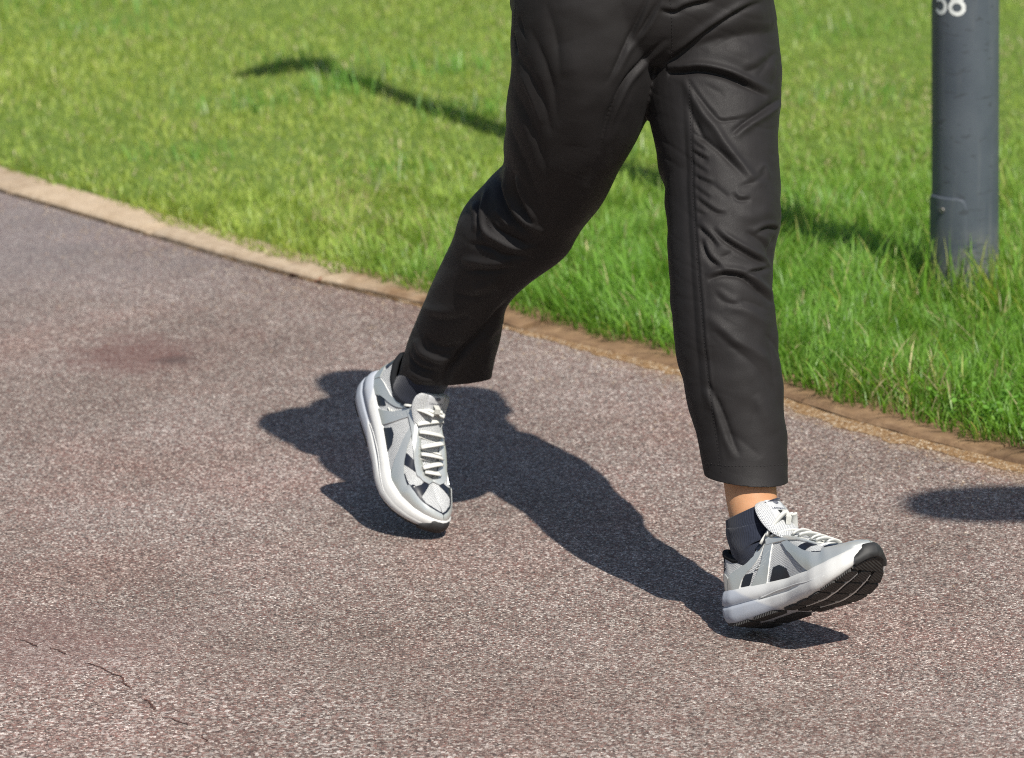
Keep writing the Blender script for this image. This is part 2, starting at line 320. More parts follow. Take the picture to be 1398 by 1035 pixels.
def grow(x, y, d, far):
    N = len(x)
    n1 = smooth_noise(x*1.6+3, y*1.1, 1); n2 = smooth_noise(x*5, y*4, 2); n3 = smooth_noise(x*14, y*11, 3)
    near = np.clip((9.1-y)/1.7, 0, 1)*np.clip((x+.9)/1.1, .15, 1)        # the near right of the lawn is left longer
    h = .017+.010*n2*n1+.006*n3+near*(.016+.018*n2+.016*n3)
    h *= rng.lognormal(0, .26, N); h *= np.clip(.50+d/.16, .5, 1)
    pd = np.hypot(x-BASE[0], y-BASE[1]); h *= 1-.45*np.exp(-(pd/.13)**2)
    clump = smooth_noise(x*9, y*7, 14)*6.283*1.3 + smooth_noise(x*27, y*21, 15)*2.5
    lean = clump + rng.normal(0, 1.25, N); lean = np.where(far, rng.uniform(0, 6.283, N), lean)
    over = np.exp(-(d/.04)**2); lean = np.where(rng.random(N) < over*.75, -2.2+rng.normal(0, .5, N), lean)
    bend = np.clip(rng.beta(2.2, 2.2, N)*.95+.15+over*.12, .05, 1.15)
    wd = rng.uniform(.0015, .0032, N)*np.where(far, 1.35, 1.0)
    deep = np.array([.135, .275, .042]); fresh = np.array([.225, .42, .066]); yel = np.array([.43, .50, .115]); straw = np.array([.56, .48, .27])
    m = np.clip(rng.normal(0, 1, N)*np.where(far, .15, .24)+.45+.25*(n2-.5), 0, 1)[:, None]
    c = deep*(1-m)+fresh*m
    yf = np.clip((y-7.3)/1.8, 0, 1)*.50+.20*(n1-.35)+np.clip((.1-x)/1.6, 0, .35)-.34*np.clip(near-.25, 0, 1)
    yf = np.clip(yf+.35*(smooth_noise(x*2.6, y*1.5, 31)-.5)+rng.normal(0, .16, N), 0, .96)[:, None]
    c = c*(1-yf)+yel*yf
    dry = (rng.random(N) < (.02+.05*far+.20*np.clip(smooth_noise(x*3.1, y*1.7, 44)-.58, 0, 1)*3+.04*near*(rng.random(N) < .5)))
    c[dry] = straw*rng.uniform(.6, 1.1, dry.sum())[:, None]
    c *= np.exp(rng.normal(0, 1, N)*np.where(far, .07, .13))[:, None]
    thick = (rng.random(N) < .05*near); wd = wd*np.where(thick, 1.7, 1.0); c = np.where(thick[:, None], c*1.15, c)
    z = np.full(N, .012)
    return np.column_stack([x, y, z]), h, wd, lean, bend, c
xa, ya, da = lawn_points(-1.5, 2.3, 5.6, 8.5, 17000)
xb, yb, db = lawn_points(-2.9, 2.6, 8.5, 13.2, 9000)
x_ = np.concatenate([xa, xb]); y_ = np.concatenate([ya, yb]); d_ = np.concatenate([da, db])
tag(blades('grass', *grow(x_, y_, d_, y_ > 8.5), M_GRASS), 'green mown lawn grass beyond the kerb, yellower further back', 'grass', kind='stuff')
# taller seed stems and rank blades round the foot of the post and along the near edge
N = 2600
x = np.concatenate([rng.normal(BASE[0]+.07, .10, 620), rng.uniform(.35, 1.2, N-620)]); y = np.concatenate([rng.normal(BASE[1]-.10, .11, 620), rng.uniform(6.2, 8.3, N-620)])
d = kerb_dist(x, y)-KW; k = (d > .03) & (np.hypot(x-BASE[0], y-BASE[1]) > .068); x, y, d = x[k], y[k], d[k]; N = len(x)
ph = np.exp(-(np.hypot(x-BASE[0], y-BASE[1])/.2)**2)
tint = np.where((rng.random(N) < .35)[:, None], np.array([.40, .43, .13]), np.array([.17, .33, .04]))*rng.lognormal(0, .2, N)[:, None]
blades('grass', np.column_stack([x, y, np.full(N, .01)]), rng.uniform(.05, .10, N)*(1+.75*ph), rng.uniform(.0018, .0036, N), rng.uniform(0, 6.283, N), rng.beta(2, 2.2, N)*1.0, tint, M_GRASS)
tag(bpy.data.objects['grass.001'], 'long uncut grass around the lamp post foot and near kerb', 'long grass', kind='stuff')

# a patch of small round-leaved weeds in the grass by the kerb
NW_ = 520; cen = G(1352, 588); a_ = rng.uniform(0, 6.283, NW_); r_ = rng.normal(0, 1, (NW_, 2))*np.array([.10, .085]); V, Fs, Cc = [], [], []
for i in range(NW_):
    x, y = cen[0]+r_[i, 0]+.02, cen[1]+r_[i, 1]
    if kerb_dist(np.array([x]), np.array([y]))[0] < KW-.04: continue
    z = rng.uniform(.018, .062); R_ = rng.uniform(.003, .0065); o = len(V); tl = rng.normal(0, .35, 2); cc = np.array([.155, .33, .05])*rng.uniform(.7, 1.25)
    for k in range(7):
        q = a_[i]+k*.8976; rr_ = R_*(1, .95, .8, .95, 1, .9, .85)[k]; dx, dy = rr_*math.cos(q), rr_*math.sin(q); V.append((x+dx, y+dy, z+dx*tl[0]+dy*tl[1]))
    V.append((x, y, z-.002)); Fs += [(o+k, o+(k+1) % 7, o+7) for k in range(7)]; Cc += [(*cc, 1)]*8
wo = mesh('weed_leaves', V, Fs, M_GRASS); wa = wo.data.attributes.new('tint', 'FLOAT_COLOR', 'POINT'); wa.data.foreach_set('color', np.array(Cc, np.float32).ravel())
tag(wo, 'bright green patch of round weed leaves in the grass by the kerb', 'weeds', kind='stuff')

# ranker tufts standing out of the mown lawn
TP, TH = [], []
for (px, py, k_, sx_, hh) in ((470, 135, 150, .09, .075), (600, 110, 120, .10, .07), (640, 170, 140, .09, .065), (330, 160, 90, .08, .055), (420, 100, 80, .10, .06), (820, 60, 90, .1, .06), (1130, 60, 90, .12, .06), (1180, 150, 110, .1, .06), (120, 60, 90, .14, .06), (250, 230, 80, .08, .05), (540, 250, 90, .08, .05), (1110, 300, 110, .09, .06), (850, 230, 70, .08, .06), (60, 20, 120, .2, .08), (220, 8, 120, .2, .08)):
    c_ = G(px, py); q = c_[:2]+rng.normal(0, 1, (k_, 2))*sx_*np.array([.8, .8]); TP += [(x, y, .01) for x, y in q]; TH += list(hh*rng.uniform(.6, 1.25, k_))
TP = np.array(TP); kk = kerb_dist(TP[:, 0], TP[:, 1]) > KW+.02; TP, TH = TP[kk], np.array(TH)[kk]; n_t = len(TP)
tt_ = np.where((rng.random(n_t) < .12)[:, None], np.array([.55, .60, .38]), np.array([.19, .38, .075]))*rng.lognormal(0, .15, n_t)[:, None]
tag(blades('grass', TP, TH, rng.uniform(.002, .0042, n_t), rng.uniform(0, 6.283, n_t), rng.beta(2, 2.5, n_t)*.9, tt_, M_GRASS), 'scattered ranker tufts with pale stems standing out of the mown lawn', 'grass tufts', kind='stuff')

# ---------------------------------------------------------------- street lamps
def mat_post():
    t = NT('post_paint'); v = t.obj(); X, Y, Z = t.xyz(v)
    n = t.noise(v, 9, 5, .6); n2 = t.noise(t.n('ShaderNodeMapping', ins={0: v, 3: (60, 60, 4)}).outputs[0], 1.0, 4, .6)
    c = t.ramp(n, [(.3, (.054, .066, .084)), (.7, (.080, .094, .113))])
    c = t.mix(t.math('MULTIPLY', t.ramp(n2, [(.55, 0.0), (.75, 1.0)]), .35), c, (.15, .155, .155))
    low = t.math('MULTIPLY', t.ramp(Z, [(0.0, 1.0), (.16, 0.0)]), t.ramp(t.noise(v, 30, 5, .65), [(.40, 0.0), (.62, 1.0)]))
    c = t.mix(t.math('MULTIPLY', low, .8), c, (.27, .25, .21))      # splashed soil and scuffs near the grass
    sc = t.ramp(t.noise(t.n('ShaderNodeMapping', ins={0: v, 3: (22, 22, 70)}).outputs[0], 1.0, 2, .5, 1.5), [(.64, 0.0), (.66, 1.0)])
    c = t.mix(t.math('MULTIPLY', sc, .5), c, (.035, .038, .043))
    t.bsdf(c, t.ramp(n2, [(.2, .42), (.8, .62)]), t.bump(t.noise(v, 300, 3, .6), .12, .001), spec=.45)
    return t.m
def flat_mat(name, c, rough=.5, metal=0.0, spec=.5, nsc=60, nv=.15, bump=.1):
    t = NT(name); v = t.obj(); n = t.noise(v, nsc, 4, .6)
    a = tuple(x*(1-nv) for x in c); b = tuple(x*(1+nv) for x in c)
    t.bsdf(t.ramp(n, [(.3, a), (.7, b)]), rough, t.bump(n, bump, .001), metal, spec)
    return t.m
M_POST = mat_post(); M_WHITE = flat_mat('number_paint', (.72, .73, .72), .6, nsc=90); M_BOLT = flat_mat('steel_bolt', (.25, .24, .22), .5, .8); M_LENS = flat_mat('lamp_lens', (.6, .62, .6), .25)
def ring_mesh(rings, closed_ends=True):
    n = len(rings[0]); V = [p for r in rings for p in r]; Fs = []
    for a in range(len(rings)-1):
        for i in range(n): Fs.append((a*n+i, a*n+(i+1) % n, (a+1)*n+(i+1) % n, (a+1)*n+i))
    if closed_ends: Fs += [tuple(range(n))[::-1], tuple(range((len(rings)-1)*n, len(rings)*n))]
    return V, Fs
PR = .0628
def pole_r(z): return PR if z < 1.1 else max(.034, PR-(z-1.1)*.012)
def lamp(loc, yaw, height, hs=1.0, prof=None):
    """post with inspection door, number and flat sideways lantern; yaw turns the lantern arm."""
    t = empty('street_lamp', tuple(loc)); lx, ly = loc[0], loc[1]
    zs = [-.25, 0, .3, .6, .9, 1.05, 1.1, 1.14, 1.6, 2.4, 3.2, height]
    rr = [[(lx+pole_r(z)*math.cos(a), ly+pole_r(z)*math.sin(a), z) for a in np.linspace(0, 2*math.pi, 64, endpoint=False)] for z in zs]
    mesh('pole', *ring_mesh(rr), M_POST, t)
    # wrapped door: a rounded rectangle proud of the post
    def wrap(u, z, off): a = -math.pi/2+u/PR; return (lx+(PR+off)*math.cos(a), ly+(PR+off)*math.sin(a), z)
    uc, hw, z0, z1, cr_ = -.052, .048, .02, .211, .016
    NB = 26; V, Fs = [], []
    for layer, (ins, off) in enumerate(((0, -.001), (0, .0030), (.0025, .0042))):
        for i in range(NB+1):
            u = -hw+2*hw*i/NB; uu = abs(u)-(hw-cr_); cut = cr_-math.sqrt(max(cr_**2-max(uu, 0)**2, 0))
            s_ = 1-ins/hw
            V.append(wrap(uc+u*s_, z0+cut+ins, off)); V.append(wrap(uc+u*s_, z1-cut-ins, off))
    m2 = 2*(NB+1)
    for i in range(NB):
        Fs.append((2*m2+2*i, 2*m2+2*i+2, 2*m2+2*i+3, 2*m2+2*i+1))
    for l in (0, 1):
        for i in range(NB):
            a, b = l*m2+2*i, (l+1)*m2+2*i
            Fs += [(a, a+2, b+2, b), (a+1, b+1, b+3, a+3)]
        for e in (0, 2*NB):
            a, b = l*m2+e, (l+1)*m2+e; Fs.append((a, b, b+1, a+1))
    door = mesh('access_door', V, Fs, M_POST, t, smooth=False)
    for zz in (z1-.024, z0+.02):
        c = np.array(wrap(-.050, zz, .0042)); nn = np.array([c[0]-lx, c[1]-ly, 0]); nn /= np.linalg.norm(nn); tt = np.array([-nn[1], nn[0], 0]); up = np.array([0, 0, 1.0])
        rs = [[tuple(c+nn*h+(tt*math.cos(a)+up*math.sin(a))*r) for a in np.linspace(0, 6.283, 10, endpoint=False)] for h, r in ((-.002, .0052), (.0022, .0052), (.003, .004), (.0012, .0022))]
        mesh('bolt', *ring_mesh(rs), M_BOLT, door)
    # painted number, curved with the post
    def stroke(pts, wdt):
        pts = np.array(pts); tg = np.gradient(pts, axis=0); tg /= np.linalg.norm(tg, axis=1)[:, None]+1e-9; nn = np.stack([-tg[:, 1], tg[:, 0]], 1)*wdt/2
        V = [wrap(*(p+s*q), .0006) for p, q in zip(pts, nn) for s in (1, -1)]
        return V, [(2*i, 2*i+1, 2*i+3, 2*i+2) for i in range(len(pts)-1)]
    zb = W(1300, 22.5, BASE[1]-.06)[2]+.004
    def arc(cx, cz, rx, rz, a0, a1, n=26): return [(cx+rx*math.cos(math.radians(a)), cz+rz*math.sin(math.radians(a))) for a in np.linspace(a0, a1, n)]
    for ch, uc in (('5', -.0575), ('8', -.0228)):
        V, Fs = [], []
        S_ = [arc(uc, zb+.0118, .0130, .0118, 0, 360), arc(uc, zb+.0350, .0112, .0108, 0, 360)] if ch == '8' else [arc(uc-.001, zb+.0128, .0125, .0128, -150, 140), [(uc-.0085, zb+.022), (uc-.0085, zb+.036), (uc-.0085, zb+.050)], [(uc-.0105, zb+.050), (uc, zb+.050), (uc+.010, zb+.050)]]
        for q, st in enumerate(S_):
            v2, f2 = stroke(st, .0078); o = len(V); V += [(*p[:2], p[2]) for p in v2]; Fs += [tuple(i+o for i in f) for f in f2]
        mesh('number', V, Fs, M_WHITE, t, smooth=False)
    # lantern: short arm and a flat tapering head
    ca, sa = math.cos(yaw), math.sin(yaw)
    def L(x, y, z):
        x, y, z = x*hs, y*hs, z*hs; return (lx+x*ca-y*sa, ly+x*sa+y*ca, height+z)
    rs = []
    for x, hw_, h, zc in prof or ((-.07, .01, .01, .0), (-.06, .025, .015, .0), (-.045, .05, .028, .0), (.0, .075, .04, .0), (.06, .070, .035, .0), (.12, .052, .025, -.002), (.18, .026, .014, -.004), (.21, .010, .007, -.006)):
        rs.append([L(x, hw_*math.cos(a), zc+h*max(math.sin(a), -.35)) for a in np.linspace(0, 6.283, 24, endpoint=False)])
    mesh('lamp_head', *ring_mesh(rs), M_POST, t)
    mesh('lens', *ring_mesh([[L(.05+.08*math.cos(a)*s, .05*math.sin(a)*s, z) for a in np.linspace(0, 6.283, 24, endpoint=False)] for z, s in ((-.012, 1), (-.028, 1), (-.034, .85))]), M_LENS, t)
    return t
SH = Vector(ldir)/-ldir.z                                 # shadow offset per metre of height
H1 = np.linalg.norm((G(494, 90)-BASE)[:2])/math.hypot(SH.x, SH.y)
l1 = lamp(BASE, math.pi+.72, H1, 1.15)
S2 = G(1210, 689); S1 = np.array([BASE[0]+SH.x*H1, BASE[1]+SH.y*H1, 0])
l2 = lamp(np.array([S2[0]-SH.x*(H1-.35)+.30, S2[1]-SH.y*(H1-.35)-.02, 0]), math.pi-.05, H1-.35, 1.0, ((-.36, .02, .01, 0), (-.34, .06, .03, 0), (-.26, .098, .045, 0), (0, .105, .05, 0), (.16, .10, .045, 0), (.23, .082, .035, 0), (.265, .05, .025, 0), (.275, .02, .01, 0)))  # out-of-view post added for its shadow; the blunt head is shaped to cast it
tag(l2, 'unseen dark grey lamp post, added off to the right to cast the shadow on the path', 'street lamp', 'street lamps')
tag(l1, 'dark grey lamp post numbered 58 standing in long grass beside the path', 'street lamp', 'street lamps')

# ---------------------------------------------------------------- materials: person
def mat_silver():
    t = NT('silver_overlay'); v = t.uv(); o = t.obj()
    n = t.noise(o, 14, 3, .5)
    c = t.ramp(n, [(.3, (.47, .49, .475)), (.7, (.57, .59, .575))])
    t.bsdf(c, t.ramp(n, [(.3, .26), (.7, .36)]), t.bump(t.noise(o, 420, 3, .6), .06, .001), .5, .6, **{'Coat Weight': .12, 'Coat Roughness': .2})
    return t.m
def mat_mesh_cloth():
    t = NT('shoe_mesh'); v = t.uv()
    mp = t.n('ShaderNodeMapping', ins={0: v, 2: (0, 0, .785), 3: (470, 470, 470)}).outputs[0]
    vo = t.n('ShaderNodeTexVoronoi', ins={0: mp, 'Scale': 1.0, 'Randomness': .12})
    hole = t.ramp(vo.outputs[0], [(.25, 1.0), (.42, 0.0)])
    thread = t.noise(v, 1500, 2, .5)
    c = t.mix(hole, t.ramp(thread, [(.3, (.47, .48, .48)), (.7, (.63, .64, .63))]), (.27, .28, .30))
    t.bsdf(c, .75, t.bump(t.math('SUBTRACT', t.math('MULTIPLY', thread, .3), hole), .7, .0012), spec=.3)
    return t.m
def mat_midsole():
    t = NT('midsole_foam'); o = t.obj(); u = t.xyz(t.uv())
    c = t.ramp(t.math('MULTIPLY_ADD', u[1], 6.0, u[0]), [(.0, (.34, .37, .42)), (.40, (.38, .405, .45)), (.43, (.56, .565, .56)), (.75, (.60, .60, .58))])
    sp = t.ramp(t.n('ShaderNodeTexVoronoi', ins={0: o, 'Scale': 150.0}).outputs[0], [(.10, 1.0), (.16, 0.0)])
    c = t.mix(t.math('MULTIPLY', sp, t.ramp(u[0], [(.10, .30), (.16, 0.0)])), c, (.30, .31, .34))
    c = t.mix(t.math('MULTIPLY', t.ramp(t.noise(o, 60, 5, .65), [(.5, 0.0), (.75, 1.0)]), .22), c, (.34, .31, .27))
    t.bsdf(c, .55, t.bump(t.noise(o, 500, 3, .6), .10, .001), spec=.35)
    return t.m
def mat_outsole():
    t = NT('outsole_rubber'); o = t.obj(); u = t.xyz(t.uv())
    wv = t.n('ShaderNodeTexWave', wave_type='BANDS', bands_direction='X', ins={0: t.uv(), 'Scale': 95.0, 'Distortion': 0.0}).outputs[1]
    d = t.ramp(t.noise(o, 55, 5, .65), [(.4, 0.0), (.75, 1.0)])
    c = t.mix(t.math('MULTIPLY', d, .35), t.ramp(wv, [(.2, (.012, .012, .012)), (.7, (.034, .033, .031))]), (.085, .072, .062))
    t.bsdf(c, .6, t.bump(wv, .8, .0016), spec=.4)
    return t.m
def mat_lace():
    t = NT('lace_cord'); u = t.uv()
    wv = t.n('ShaderNodeTexWave', wave_type='BANDS', bands_direction='DIAGONAL', ins={0: u, 'Scale': 320.0}).outputs[1]
    t.bsdf(t.ramp(wv, [(.1, (.52, .52, .49)), (.7, (.59, .59, .555))]), .85, t.bump(wv, .18, .0003), spec=.2)
    return t.m
def mat_sock():
    t = NT('sock_knit'); u = t.xyz(t.uv())
    rib = t.math('SINE', t.math('MULTIPLY', u[0], 2*math.pi*72)); kn = t.math('SINE', t.math('MULTIPLY', u[1], 2*math.pi*600))
    n = t.noise(t.obj(), 300, 3, .6)
    hgt = t.math('ADD', t.math('MULTIPLY', rib, .6), t.math('MULTIPLY', kn, .25))
    c = t.mix(t.ramp(hgt, [(.0, 0.0), (.9, 1.0)]), t.ramp(n, [(.3, (.011, .014, .024)), (.7, (.021, .025, .040))]), (.026, .031, .048))
    t.bsdf(c, .95, t.bump(hgt, .35, .001), spec=.12, **{'Sheen Weight': .25})
    return t.m
M_SILV, M_MESH, M_MID, M_OUT, M_LACE, M_SOCK = mat_silver(), mat_mesh_cloth(), mat_midsole(), mat_outsole(), mat_lace(), mat_sock()
M_BLACK = flat_mat('gloss_black_overlay', (.012, .014, .022), .28, 0, .55, bump=.03)
M_LINING = flat_mat('black_lining', (.011, .012, .014), .9, 0, .2, nsc=300, bump=.5)
M_RUB = flat_mat('plain_rubber', (.022, .022, .022), .6, 0, .4, nsc=80, nv=.35, bump=.2)
M_EDGE = flat_mat('white_edge', (.70, .70, .68), .6)
M_PANEL = flat_mat('tongue_panel', (.47, .48, .49), .5, .1, nsc=200)
M_PRINT = flat_mat('grey_print', (.10, .105, .13), .6)
M_TAB = flat_mat('webbing', (.45, .45, .42), .8, nsc=400, bump=.4)

# ---------------------------------------------------------------- running shoe (built flat: x to the toe, y to the outside, z up)
SL = .285
def tab(keys, s): k = np.array(keys); return np.interp(s, k[:, 0], k[:, 1])
KYL = [(0, 0), (.004, .013), (.015, .022), (.04, .0300), (.10, .0365), (.2, .0395), (.35, .0405), (.5, .0455), (.62, .0525), (.72, .0555), (.82, .0510), (.90, .0400), (.95, .0285), (.98, .0165), (.994, .008), (1, 0)]
KYM = [(0, 0), (.004, .013), (.015, .022), (.04, .0300), (.10, .0345), (.2, .0345), (.35, .0325), (.5, .0365), (.62, .0450), (.72, .0500), (.82, .0470), (.90, .0370), (.95, .0265), (.98, .0155), (.994, .008), (1, 0)]
KZB = [(0, .013), (.05, .004), (.12, 0), (.66, 0), (.76, .004), (.86, .013), (.94, .024), (1, .035)]
KZT = [(0, .055), (.1, .052), (.3, .046), (.5, .039), (.68, .036), (.8, .039), (.9, .045), (1, .055)]
def s_of(a): return (1-np.cos(np.pi*np.asarray(a, float)))/2
def a_of(s): return np.arccos(1-2*np.clip(s, 0, 1))/np.pi
def ycen(s): return -.006*np.clip((s-.6)/.4, 0, 1)**1.5
_as = np.linspace(0, 1, 401)
def smooth1(v, k=9):
    p = np.pad(v, (k, k), mode='reflect', reflect_type='odd'); return np.convolve(p, np.hanning(2*k+3)[1:-1]/np.hanning(2*k+3)[1:-1].sum(), 'valid')
def base_xy(a, side, inset=0.0):
    s = s_of(a); y = np.where(side > 0, tab(KYL, s), tab(KYM, s))
    x = s*SL; sc = 1-inset/.05
    return SL*.5+(x-SL*.5)*(1-inset/(SL*.5)), ycen(s)+side*np.maximum(y*sc, 0)
KT_ = np.array([(0, .040, 0, .112), (.03, .047, .017, .111), (.08, .080, .0265, .103), (.16, .15, .0310, .090), (.26, .235, .0320, .0855), (.36, .315, .0295, .094), (.44, .375, .0255, .1085), (.50, .42, .0225, .1075),
                (.60, .53, .0205, .0945), (.70, .63, .0185, .0795), (.76, .690, .0160, .0705), (.80, .720, .0090, .0675), (.84, .738, .0, .0660), (.92, .790, .0, .0620), (1.0, .85, .0, .0590)])
_ks = a_of(KT_[:, 0]); _TT = np.stack([smooth1(np.interp(_as, _ks, KT_[:, c])) for c in (1, 2, 3)], 1); _TT[:, 1] = np.clip(_TT[:, 1], 0, 1); _TT[0, 1] = 0; _TT[_as > a_of(.84), 1] = 0
def upper_pt(a, v, side):
    a = np.clip(np.asarray(a, float), 0, 1); v = np.clip(np.asarray(v, float), 0, 1); s = s_of(a)
    bx, by = base_xy(a, side, .0055); bz = tab(KZT, s)-.004
    B = np.stack([bx, by, bz], -1)
    T = np.stack([np.interp(a, _as, _TT[:, c]) for c in range(3)], -1); T[..., 0] *= SL; T[..., 1] = T[..., 1]*side+ycen(T[..., 0]/SL)
    wv = np.clip((s-.36)/.3, 0, 1); wv = wv*wv*(3-2*wv)
    hgt = (T[..., 2]-B[..., 2])
    P1 = B.copy(); P1[..., 2] += hgt*np.where(s > .8, .85, .5); P1[..., 1] += side*.002
    d = B-T; d[..., 2] = 0
    P2c = T.copy(); P2c[..., 2] -= hgt*.40; P2c += d*.15
    P2v = T+d*.62; P2v[..., 2] += .004*wv
    P2 = P2c*(1-wv[..., None])+P2v*wv[..., None]
    v = v[..., None]
    return B*(1-v)**3+3*P1*v*(1-v)**2+3*P2*v*v*(1-v)+T*v**3
def upper_nrm(a, v, side):
    e = .004
    da = upper_pt(np.clip(a+e, .002, .998), v, side)-upper_pt(np.clip(a-e, .002, .998), v, side)
    dv = upper_pt(a, np.clip(v+e, 0, 1), side)-upper_pt(a, np.clip(v-e, 0, 1), side)
    n = np.cross(da, dv); n *= -side; return n/(np.linalg.norm(n, axis=-1, keepdims=True)+1e-12)
class ShoeFrame:
    def __init__(s, ax, up, lat, origin):
        s.R = np.stack([ax, lat, up], 1); s.o = np.array(origin, float); s.flip = np.linalg.det(s.R) < 0
    def __call__(s, P): return np.asarray(P)@s.R.T+s.o
def put(fr, name, V, Fc, m, parent, uv=None, smooth=True):
    if fr.flip: Fc = [tuple(f)[::-1] for f in Fc]
    return mesh(name, fr(np.asarray(V, float)), Fc, m, parent, smooth, uv)
def flat_patch(poly, step):
    """triangulate a 2D outline with interior points"""
    poly = [tuple(p) for p in poly]; P = []
    for i, p in enumerate(poly):
        q = poly[(i+1) % len(poly)]; n = max(1, int(math.dist(p, q)/step))
        for k in range(n): P.append((p[0]+(q[0]-p[0])*k/n, p[1]+(q[1]-p[1])*k/n))
    nb = len(P); A = np.array(P); lo, hi = A.min(0), A.max(0); inn = []
    gx = np.arange(lo[0]+step/2, hi[0], step); gy = np.arange(lo[1]+step/2, hi[1], step)
    X1, Y1 = A[:, 0], A[:, 1]; X2, Y2 = np.roll(X1, -1), np.roll(Y1, -1)
    for i, x in enumerate(gx):
        for y in gy:
            yy = y+(step/2 if i % 2 else 0)
            c = ((Y1 > yy) != (Y2 > yy)); xc = X1+(yy-Y1)/(np.where(Y2 == Y1, 1e-9, Y2-Y1))*(X2-X1)
            if (c & (x < xc)).sum() % 2 and np.min(np.hypot(X1-x, Y1-yy)) > step*.55: inn.append((x, yy))
    vs = [Vector(p) for p in P+inn]
    r = delaunay_2d_cdt(vs, [(i, (i+1) % nb) for i in range(nb)], [], 1, 1e-6)
    vo, fo = np.array([tuple(v) for v in r[0]]), [tuple(f) for f in r[2]]
    edges = {}
    for f in fo:
        for i in range(len(f)):
            e = (f[i], f[(i+1) % len(f)]); k = (min(e), max(e)); edges.setdefault(k, []).append(e)
    return vo, fo, [e[0] for e in edges.values() if len(e) == 1]
def rounded(poly, rad=.25, n=4):
    out = []
    P = [np.array(p, float) for p in poly]
    for i, p in enumerate(P):
        a, b = P[i-1], P[(i+1) % len(P)]
        q0 = p+(a-p)*rad; q1 = p+(b-p)*rad
        for k in range(n+1):
            t = k/n; out.append(tuple(q0*(1-t)**2+2*p*t*(1-t)+q1*t*t))
    return out
def overlay(fr, name, poly, side, m, parent, th=.0016, rad=.22, both=False, lift=0.0):
    """a panel sewn on the upper: outline in (s, v), thickened along the surface normal"""
    pl = rounded(poly, rad) if rad else poly
    q = [(float(a_of(p[0])), p[1]*.28) for p in pl]
    vo, fo, be = flat_patch(q, .014)
    a, v = vo[:, 0], vo[:, 1]/.28
    P = upper_pt(a, v, side); N = upper_nrm(a, v, side); n = len(P)
    V = np.concatenate([P+N*(th+lift), P+N*(th+lift), P+N*(lift-.0012)])
    ar = np.cross(P[[f[1] for f in fo]]-P[[f[0] for f in fo]], P[[f[2] for f in fo]]-P[[f[0] for f in fo]])
    if (ar*N[[f[0] for f in fo]]).sum() < 0: fo = [f[::-1] for f in fo]; be = [e[::-1] for e in be]
    Fs = list(fo)+[(e[1]+n, e[0]+n, e[0]+2*n, e[1]+2*n) for e in be]
    uv = np.stack([s_of(a)*SL, v*.08], 1); uv = np.concatenate([uv, uv, uv])
    o = put(fr, name, V, Fs, m, parent, uv)
    if isinstance(m, list):
        for i in range(len(fo), len(Fs)): o.data.polygons[i].material_index = 1
    return o
def tube(P, rx, ry=None, n=8, upv=None, caps=True):
    P = np.asarray(P, float); T = np.gradient(P, axis=0); T /= np.linalg.norm(T, axis=1)[:, None]+1e-12
    ry = rx if ry is None else ry; rx = np.broadcast_to(rx, len(P)); ry = np.broadcast_to(ry, len(P)); rs = []; acc = 0; us = []
    ref = np.array([0, 0, 1.0]) if upv is None else np.asarray(upv, float)
    for i, p in enumerate(P):
        r_ = ref[i] if ref.ndim == 2 else ref
        b = np.cross(T[i], r_); b /= np.linalg.norm(b)+1e-12; c = np.cross(b, T[i])
        rs.append([p+b*math.cos(x)*rx[i]+c*math.sin(x)*ry[i] for x in np.linspace(0, 2*math.pi, n, endpoint=False)])
        acc += np.linalg.norm(P[i]-P[i-1]) if i else 0; us += [(acc, k/n*.02) for k in range(n)]
    V, Fs = ring_mesh(rs, caps); return V, Fs, us
